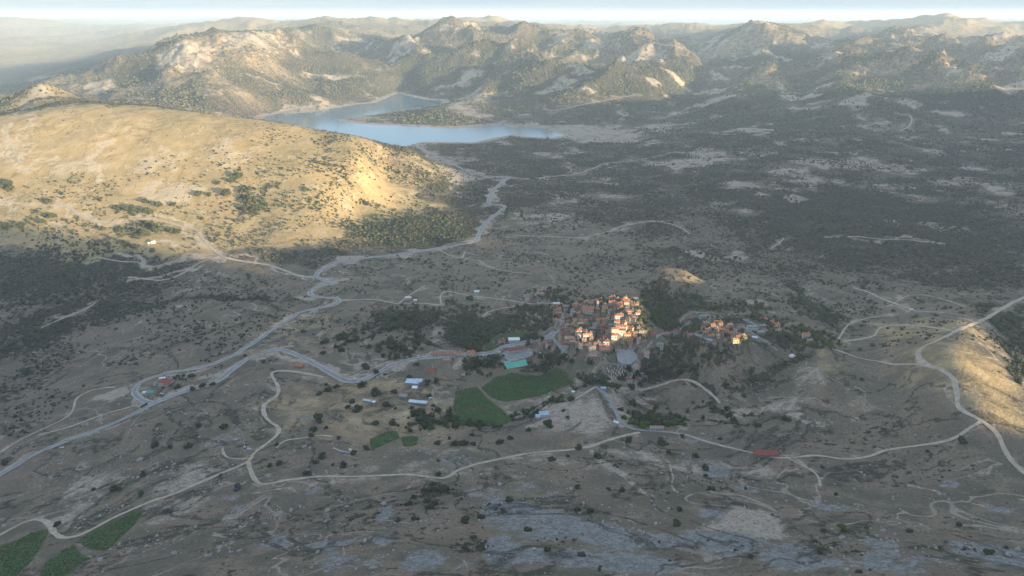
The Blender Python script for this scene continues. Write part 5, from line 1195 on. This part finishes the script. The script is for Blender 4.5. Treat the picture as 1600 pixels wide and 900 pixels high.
# ------------------------------------------------------------------ vehicles
CARC = {'white': simple_mat('white_car_paint', (.75, .76, .78), (.72, .73, .75), 9, .3, .5), 'silver': simple_mat('silver_car_paint', (.42, .44, .47), None, 9, .3, .5), 'dark': simple_mat('dark_car_paint', (.045, .05, .075), (.04, .045, .07), 9, .3, .5), 'red': simple_mat('red_car_paint', (.35, .05, .04), None, 9, .3, .5)}
M_TYRE = simple_mat('tyre', (.03, .03, .03), None, 3); 
def vehicle(px, py, rot, col, lab, van=False, bus=False, grp='parked cars'):
    x, y, z, s_ = gpt(px, py); z += .5
    t = empty('bus' if bus else ('van' if van else 'car'), (x, y, z), math.radians(rot))
    L_, W_, h0, h1 = (10.5, 2.5, 1.6, 3.0) if bus else ((5.2, 2.0, 1.2, 2.2) if van else (4.4, 1.8, .9, 1.5))
    m = MB()
    prof = [(-L_/2, .35), (-L_/2, h0 * .95), (-L_/2 + .15, h0), (L_/2 - .3, h0 * (.98 if (bus or van) else .86)), (L_/2, h0 * .62), (L_/2, .35)]
    n_ = len(prof); m.add([(a, -W_/2, b) for a, b in prof] + [(a, W_/2, b) for a, b in prof], [tuple(range(n_)), tuple(range(2 * n_ - 1, n_ - 1, -1))] + [((i + 1) % n_, i, n_ + i, n_ + (i + 1) % n_) for i in range(n_)])
    m.build('body', CARC[col], t)
    m = MB(); x0, x1 = (-L_/2 + .1, L_/2 - .15) if (bus or van) else (-L_/2 + .5, L_/2 - 1.3)
    m.add([(x0,-W_/2+.06,h0),(x1,-W_/2+.06,h0 * .98),(x1,W_/2-.06,h0 * .98),(x0,W_/2-.06,h0),(x0+.3,-W_/2+.2,h1),(x1-(.3 if bus else .75),-W_/2+.2,h1),(x1-(.3 if bus else .75),W_/2-.2,h1),(x0+.3,W_/2-.2,h1)], [(0,1,5,4),(1,2,6,5),(2,3,7,6),(3,0,4,7),(0,3,2,1)])
    m.build('window_band', M_GLASS, t)
    m = MB(); m.box(x0 + .28, x1 - (.28 if bus else .72), -W_/2 + .18, W_/2 - .18, h1, h1 + .06); m.build('car_roof' if not bus else 'bus_roof', CARC[col], t)
    for a in (-L_ * .31, L_ * .31):
        for b in (-1, 1):
            m = MB(); k_ = 12; r_ = .5 if bus else .34
            A_ = [(math.cos(2 * math.pi * i / k_), math.sin(2 * math.pi * i / k_)) for i in range(k_)]
            y0, y1 = sorted((b * (W_/2 + .02), b * (W_/2 - .22)))
            m.add([(a + r_ * c_, y0, r_ + r_ * d_) for c_, d_ in A_] + [(a + r_ * c_, y1, r_ + r_ * d_) for c_, d_ in A_], [tuple(range(k_)), tuple(range(2 * k_ - 1, k_ - 1, -1))] + [((i + 1) % k_, i, k_ + i, k_ + (i + 1) % k_) for i in range(k_)])
            m.build('wheel', M_TYRE, t)
    tag(t, lab, 'bus' if bus else ('van' if van else 'car'), grp)
vehicle(225.5,635,75,'dark','dark coach parked where the loop road meets the main road',bus=True)
vehicle(97,700.5,18,'white','white car driving alone on the wide lower road',grp='cars on the road')
vehicle(654,558.5,12,'white','white van parked nearest the row of four cottages'.replace('nearest','close to'),van=True)
vehicle(653.5,561.5,12,'silver','silver car on the road in front of the parked white van')
vehicle(644.5,565,16,'white','white car pulled over below the silver car on the road bend')
vehicle(727.5,558.5,6,'silver','silver car outside the broad orange-roofed cream house')
vehicle(781,552.5,14,'white','white van parked at the corner of the long school',van=True)
vehicle(776,556,10,'silver','silver car in the school yard in front of the white van')
vehicle(795,543,14,'white','white car behind the long school by the white-roofed hall')
vehicle(822,541.5,14,'dark','dark car on the street behind the long school')
vehicle(252.5,616,4,'white','white car in the forecourt below the restaurant')
vehicle(293,681 if False else 614.5,14,'silver','silver car on the restaurant forecourt verge')
vehicle(555,594,-4,'white','white van at the low bend of the asphalt road',van=True)
for px,py,lab in [(975,555,'white car parked in the village square beside the white houses'),(978,555.5,'white car parked between two others in the village square'),(981,555.5,'white car parked at the poplar side of the village square')]:
    vehicle(px,py,85,'white',lab)
vehicle(802.5,479.5,0,'white','white car at the bend behind the village outskirts')
vehicle(672.5,637 if False else 624,20,'white','white pickup in the yard between the tin sheds',van=True)
# ------------------------------------------------------------------ trees
M_TRUNK = simple_mat('bark', (.10, .08, .06), (.07, .055, .045), .6)
M_OAK = leaf_mat('oak_leaf', (.036, .046, .023), (.078, .090, .042))
M_OLIVE = leaf_mat('olive_leaf', (.060, .070, .045), (.100, .108, .066))
M_PLANE = leaf_mat('bright_leaf', (.060, .090, .024), (.115, .150, .040))
M_POPLAR = leaf_mat('poplar_leaf', (.050, .075, .024), (.100, .130, .040))
M_BARE = leaf_mat('greyish_leaf', (.075, .080, .088), (.11, .115, .12))
M_CYP = leaf_mat('cypress_leaf', (.018, .028, .016), (.035, .048, .024))
def crown_mesh(seed, shape='round', leaves=620):
    """clumped crown, about unit radius: inner masses plus many loose leaf sprays"""
    g = np.random.default_rng(seed); V = []; F = []; T = []
    lob = []
    if shape == 'round':
        for i in range(g.integers(8, 12)):
            a = g.uniform(0, 2 * np.pi); r = g.uniform(.1, .80); lob.append((r * np.cos(a) * (1.15 if seed % 2 else .9), r * np.sin(a) * (.85 if seed % 2 else 1.1), g.uniform(.30, .95) - .38 * r, g.uniform(.24, .46)))
    elif shape == 'tall':
        for i in range(14):
            z = .2 + 3.4 * i / 13; q = .42 * math.sin(math.pi * min(1, .18 + .80 * i / 13)) + .12
            lob.append((g.uniform(-.12, .12), g.uniform(-.12, .12), z, q))
    else:
        for i in range(6):
            a = g.uniform(0, 2 * np.pi); r = g.uniform(.1, .7); lob.append((r * np.cos(a), r * np.sin(a), g.uniform(.2, .5), g.uniform(.3, .45)))
    k = 0
    for cx, cy, cz, r in lob:
        J = 1 + .22 * g.uniform(-1, 1, (len(IV1), 1)); v = IV1 * J * r * .88 * np.array([1, 1, .85]) + [cx, cy, cz]
        V.append(v); F.append(IF1 + k); k += len(v); T.append(np.full(len(v), g.uniform(.1, .5)))
    nl = leaves; li = g.integers(0, len(lob), nl); L4 = np.array(lob)[li]
    d = g.normal(size=(nl, 3)); d /= np.linalg.norm(d, axis=1)[:, None]; d[:, 2] = np.where(d[:, 2] < -.5, -d[:, 2], d[:, 2])
    c = L4[:, :3] + d * (L4[:, 3] * g.uniform(.85, 1.22, nl))[:, None] * [1, 1, .88]
    u = g.normal(size=(nl, 3)); u /= np.linalg.norm(u, axis=1)[:, None]; w_ = np.cross(u, d); w_ /= np.linalg.norm(w_, axis=1)[:, None] + 1e-9
    sz = g.uniform(.05, .12, nl)[:, None]
    v = np.stack([c + u * sz, c + w_ * sz, c - u * sz * .8, c - w_ * sz], 1).reshape(-1, 3)
    i = np.arange(nl)[:, None] * 4
    V.append(v); Q = np.concatenate([i + [0, 1, 2], i + [0, 2, 3]]) + k; F.append(Q); T.append(np.repeat(g.uniform(.2, 1, nl), 4))
    return np.vstack(V), np.vstack(F), np.concatenate(T)
PROTO = {}
def proto(kind, mat, v, shape, trunk_h, trunk_r):
    Vv, Ff, Tt = crown_mesh(100 + v * 7 + hash(shape) % 1 + len(kind), shape)
    c = mesh_obj('crown', Vv, Ff, mat, link=False); add_attr(c.data, 'tone', Tt)
    m = MB(); m.cyl(0, 0, -.35, .45 if shape != 'tall' else 1.2, trunk_r, trunk_r * .6, 7)
    for k in range(4):
        a = k * 1.57 + v; x1, y1 = .42 * math.cos(a), .42 * math.sin(a); q = trunk_r * .4
        if shape == 'round': m.add([(-q, 0, .25), (q, 0, .25), (0, q, .25), (x1, y1, .85)], [(0, 1, 3), (1, 2, 3), (2, 0, 3), (0, 2, 1)])
    me = bpy.data.meshes.new('trunk'); me.from_pydata(m.v, [], m.f); me.materials.append(M_TRUNK); me.update()
    return c.data, me
KINDS = {'oak': (M_OAK, 'round', 'dark round oak', 'oak_tree'), 'olive': (M_OLIVE, 'round', 'grey-green olive tree', 'olive_tree'), 'bright': (M_PLANE, 'round', 'bright green leafy tree', 'leafy_tree'),
         'poplar': (M_POPLAR, 'tall', 'tall slender poplar', 'poplar_tree'), 'grey': (M_BARE, 'round', 'greyish rounded tree', 'grey_tree'), 'cypress': (M_CYP, 'tall', 'dark cypress', 'cypress_tree'), 'bush': (M_OAK, 'low', 'low dark bush', 'bush')}
for kd, (mt, sh, lab, nm) in KINDS.items():
    PROTO[kd] = [proto(kd, mt, v, sh, .3, .075 if sh != 'tall' else .07) for v in range(4)]
NTREE = 0
def tree(px, py, wpx, kd='oak', group=None, hfac=1.0):
    global NTREE
    u = unproj(px, py + wpx * .22)[0]; r = wpx * u[3] * .5
    mt, sh, lab, nm = KINDS[kd]
    x, y, z = float(u[0]), float(u[1]), float(u[2])
    for fx, fy, fr in FOOT:
        d = math.hypot(x - fx, y - fy)
        if d < fr + r * .4 and r < 9:
            k = (fr + r * .4 - d) / (d + 1e-6); x += (x - fx) * k; y += (y - fy) * k
    z = float(ground(np.array([x]), np.array([y]))[0])
    t = empty(nm, (x, y, z + .1), random.uniform(0, 6.28)); s_ = r / 1.02
    if sh == 'tall': s_ = r / .5; t.scale = (s_, s_, s_ * hfac)
    else: t.scale = (s_ * random.uniform(.92, 1.08), s_ * random.uniform(.92, 1.08), s_ * hfac * random.uniform(.85, 1.1))
    cm, tm = PROTO[kd][NTREE % 4]; NTREE += 1
    for n_, me in (('crown', cm), ('trunk', tm)):
        o = bpy.data.objects.new(n_, me); sc.collection.objects.link(o); o.parent = t
    t['category'] = 'bush' if kd == 'bush' else 'tree'
    size = 'large ' if wpx > 17 else ('small ' if wpx < 9.5 else '')
    t['group'] = group or {'oak': 'oaks scattered over the slopes', 'bush': 'dark bushes on the slopes', 'poplar': 'poplars', 'bright': 'bright garden trees', 'olive': 'olive trees', 'grey': 'greyish trees', 'cypress': 'cemetery cypresses'}[kd]
    want_label(t, size + lab, px, py)
    return t
OAKS = """508,533,14 533,547,14 505,550,11 535,526,18 557,528,18 567,520,9 577,540,12 590,546,9 570,572,16 586,581,12 565,600,17 587,611,19 617,612,12 510,601,8 512,608,14 526,603,10 499,614,12
550,625,14 543,635,11 559,638,18 499,653,24 492,668,17 509,668,8 604,632,14 618,638,7 589,659,15 614,660,15 671,618,9 677,634,8 686,640,15 644,636,10 652,645,20 659,655,22 670,657,16 638,652,6
700,650,14 695,661,16 715,665,16 735,660,18 750,662,16 610,531,16 640,589,12 651,568,10 668,597,12 682,594,14 601,585,7
627,489,10 652,486,9 637,495,18 650,498,18 677,499,12 612,497,8 617,510,18 632,510,18 657,507,16 645,511,18 605,515,12 592,518,10 582,525,9 615,540,18 628,543,20 712,510,8 715,495,14 730,497,20 742,500,16 750,512,18 757,517,16 790,502,16 775,507,14
727,537,16 740,532,18 745,545,16 735,466,14 745,562,22 758,565,22 772,560,18 735,570,18 725,562,12
989,629,16 857,662,19 826,671,10 880,640,8 892,622,14 887,652,8 1024,635,15 1042,637,7 1017,644,14 970,639,10 1069,600,6 1006,616,7 1062,552,20 1017,575,22 1030,575,22 1050,586,18 1010,588,14 970,591,12 985,600,16 942,597,20 955,600,16 965,603,12 1000,600,10
895,564,16 872,562,14 857,556,14 882,557,16 922,567,14 845,556,12 815,505,8 827,514,11 837,500,14 817,482,14 832,482,14 845,487,14 850,514,14 825,525,18 835,525,16 847,528,12 867,464,12 880,465,14 1000,492,14 1008,502,12 1012,512,12 995,510,9 1060,508,10 1070,514,10
486,680,12 432,694,9 529,684,8 422,727,10 439,723,13 493,721,12 504,712,15 479,739,13 534,726,16 520,726,7 553,707,12 572,700,12 685,690,15 710,692,16 725,692,13 740,693,11 701,684,8 780,690,14 797,684,10 738,679,8 686,739,13 685,719,7
660,766,14 677,762,18 695,762,20 646,775,12 639,786,12 666,781,14 680,785,14 671,791,16 725,812,22 752,807,14 620,811,13 649,809,14 797,780,16 787,797,14
902,697,15 982,687,14 862,717,12 887,712,7 931,712,16 1035,690,20 1045,706,9 1086,712,12 1099,730,16 1102,742,8 902,760,10 951,764,9 970,764,13 1112,762,14 920,797,17 902,796,12 1061,795,14 1056,816,18 856,858,14 936,889,10 1174,869,11 825,826,14 1066,681,9 1125,685,8 1107,844,6
1503,687,16 1449,705,7 1306,772,9 1287,827,12 1420,829,11 1499,818,14 1546,862,18 1570,854,10 1281,862,12
180,763,15 221,771,14 222,739,13 146,764,8 244,768,5 90,819,12 5,722,14 295,695,16 266,698,9 243,695,16 277,603,14 316,602,12 301,607,11 333,599,10 311,665,12 350,665,16 345,742,5
8,287,28 20,292,18 75,313,18 57,330,10 82,337,16 69,335,11 184,324,14 205,326,18 230,330,16 247,320,16 270,319,11 227,314,12 157,312,11 215,360,16 232,350,18 245,357,20 227,365,18 265,360,16 277,361,13 197,381,14 210,385,14 240,390,12 160,356,14
372,275,16 360,282,14 357,300,20 382,295,20 390,312,18 385,325,18 397,325,14 340,285,11 310,302,14 327,304,11 314,341,9 10,352,18 33,352,13 67,346,13 112,361,9""".split()
SMALL = 'bush'
for q in OAKS:
    a, b, c = map(float, q.split(','))
    low = (b > 750 and 600 < a < 1600 and c > 13)
    tree(a, b, c, 'bush' if low else 'oak')
for q in "861,488,8 975,465,9 1011,471,12 1005,527,9 972,536,10 1089,510,8 1162,531,12 1082,470,7 1090,469,7 1100,471,8 1112,474,8 1122,479,9 1132,481,10 1125,486,9 947,487,8 1203,498,10 1229,498,9 1239,510,8 1252,513,12 1277,524,10 1284,530,10 1295,535,13 1310,537,9 1321,542,5 1207,539,6 1245,542,9 1270,536,12 1290,537,10 1261,517,8 1138,513,8 910,473,8 941,503,6 983,520,7 950,469,7 890,509,9 900,511,9 1007,468,9 1300,541,9 1262,535,8".split():
    a, b, c = map(float, q.split(',')); tree(a, b, c, 'bright')
for q in "1020,492,5 1024,491,6 1028,490,6 1031,493,5 1040,468,5 1044,480,5 1038,484,5 1022,505,6 1026,508,6 1030,504,6 1034,498,6 1018,499,5".split():
    a, b, c = map(float, q.split(',')); tree(a, b, c, 'poplar', hfac=.75)
for q in "985,658,14 994,660,15 1003,663,16 1012,662,15 1040,660,15 1050,660,15 1060,658,14 1030,656,12 1020,652,12 975,652,12 1068,662,10".split():
    a, b, c = map(float, q.split(',')); tree(a, b, c, 'bright', group='grove along the concrete lane')
for q in "981,577,4 984,580,5 977,588,4 995,586,5 972,592,4 990,592,4".split():
    a, b, c = map(float, q.split(',')); tree(a, b, c, 'cypress', hfac=.6)
tree(1175, 497, 7, 'cypress', group='garden conifers', hfac=.5)
for q in "370,761,17 262,797,15".split():
    a, b, c = map(float, q.split(',')); tree(a, b, c, 'grey')
tree(1315, 825, 18, 'bright', group='bushes on the scree')
print('trees', NTREE)
# belts of trees round the village and on the golden hill that merge into one mass
TREES = Z0.copy()
patch(TREES, [(640,495,55,16,.8),(632,540,30,14,.8),(740,505,45,26,.75),(755,562,42,18,.95),(740,535,25,16,.8),(870,562,48,10,.8),(1010,575,50,24,.85),(1035,495,28,26,.95),(1060,478,45,14,.8),(1110,482,26,7,.7),(1170,500,45,10,.6),(1200,533,50,14,.85),(1280,535,34,12,.95),(1062,545,40,16,.8),
 (690,657,60,12,.75),(750,657,50,12,.8),(820,512,50,22,.7),(840,490,36,12,.7),(890,513,20,4,.9),(930,592,24,8,.9),(400,318,22,20,.9),(440,312,40,18,.8),(490,322,26,12,.8),(640,350,90,24,.55),(620,380,60,12,.55),(60,350,80,8,.5),(215,360,34,14,.5),(80,450,90,30,.35),(200,450,60,20,.3),(520,378,40,6,.6),
 (1020,655,46,9,.95),(680,780,40,12,.6),(1165,480,26,8,.4),(1270,480,30,14,.6),(1570,500,24,26,.7),(1590,540,14,30,.7),(860,465,40,8,.5),(1140,600,60,12,.35),(1100,640,50,10,.3),(700,290,40,20,.6),(660,280,40,14,.5),(910,505,70,30,.30),(1130,520,50,16,.22),(960,480,60,10,.3),(935,495,70,34,.95),(985,505,30,34,.8),(1135,542,45,10,.6),(900,480,34,16,.7),(1130,515,50,20,.6),(1000,480,14,14,.9),(1240,520,50,14,.8),(1195,505,40,10,.7)], .35)
stroke(TREES, [(a_, b_, c_ * .75) for a_, b_, c_ in HEDGES])
x, y, g = sector(520000, 560, 2600, 61)
c = cover(TREES, x, y)
k = (g.uniform(0, 1, len(x)) < c * .13 * np.clip(1500 / np.hypot(x, y), .6, 1.4)) & keepable(x, y)
x, y = x[k], y[k]
FT = np.array(FOOT); kk = np.ones(len(x), bool)
for fx, fy, fr in FT: kk &= np.hypot(x - fx, y - fy) > fr * .8 + 1.6
for gx_, gy_ in ((985, 568), (805, 571), (803, 552), (968, 583)):
    u_ = unproj(gx_, gy_)[0]; kk &= np.hypot(x - u_[0], y - u_[1]) > 17
x, y = x[kk], y[kk]; r = np.clip(1.6 + g.gamma(2.2, .55, len(x)), 1.5, 4.6)
print('belt trees', len(x))
def leafy_base(seed, nl=70):
    g = np.random.default_rng(seed); V = [IV0 * .78]; F = [IF0]; k = len(IV0)
    d = g.normal(size=(nl, 3)); d /= np.linalg.norm(d, axis=1)[:, None]; d[:, 2] = np.where(d[:, 2] < -.4, -d[:, 2], d[:, 2])
    lump = 1 + .22 * np.sin(d[:, 0] * 4 + seed) * np.cos(d[:, 1] * 5)
    c = d * (g.uniform(.72, 1.02, nl) * lump)[:, None]
    u = g.normal(size=(nl, 3)); u /= np.linalg.norm(u, axis=1)[:, None]; w_ = np.cross(u, d); w_ /= np.linalg.norm(w_, axis=1)[:, None] + 1e-9
    sz = g.uniform(.16, .30, nl)[:, None]
    V.append(np.stack([c + u * sz, c + w_ * sz, c - u * sz], 1).reshape(-1, 3)); F.append(np.arange(nl * 3).reshape(-1, 3) + k)
    return np.vstack(V), np.vstack(F)
M_BELT = leaf_mat('belt_leaf', (.028, .040, .020), (.075, .092, .042), (.058, .084, .034))
for q_ in range(3):
    m_ = np.arange(len(x)) % 3 == q_
    scatter('woodland', M_BELT, x[m_], y[m_], r[m_], leafy_base(70 + q_), .95, .12, 62 + q_, jit=.12, flat=True)
# boulders
def boulder(px, py, wpx):
    u = unproj(px, py)[0]; r = wpx * u[3] * .5; g = np.random.default_rng(int(px * 31 + py))
    V = IV1 * (1 + .25 * g.uniform(-1, 1, (len(IV1), 1))) * [r * 1.1, r * .9, r * .7]; V[:, 2] += r * .25
    o = mesh_obj('boulder', V, IF1, M_STONE); o.location = (float(u[0]), float(u[1]), float(u[2])); o.rotation_euler = (0, 0, g.uniform(0, 6))
    o['category'] = 'boulder'; o['group'] = 'pale boulders on the slopes'
    want_label(o, ('large ' if wpx > 6 else '') + 'pale rounded boulder', px, py)
for q in """79,747,6 131,749,8 219,719,9 107,532,0 145,762,4 180,743,4 268,722,4 296,700,3 252,518,5 223,517,4 312,683,4 370,688,9 290,648,5 318,641,5 322,647,7 289,647,4 213,665,5 246,671,5 68,786,4 7,822,7 55,640,3 252,573,4 290,626,4 324,626,4 268,722,3 160,736,4 92,763,4
1213,739,4 1283,723,3 1294,724,3 1336,751,4 1045,795,5 1041,799,4 952,793,4 903,813,4 848,840,4 815,829,4 1380,830,8 1385,850,7 1400,862,8 1370,838,6 1313,842,6 1395,846,5 1300,828,6 1360,826,4 1212,785,5 1450,832,4 1348,866,5 1430,680,5 1346,622,5 1457,608,3 1506,611,3 1500,630,3 665,805,3 675,812,4 690,822,4 684,830,5 720,826,4 702,815,4 697,809,3 1590,860,10 1575,868,8 1560,872,7 724,713,4 640,735,4 475,793,3 1166,682,3 540,600,0""".split():
    a, b, c = map(float, q.split(','))
    if c > 0: boulder(a, b, c)
flush_labels()
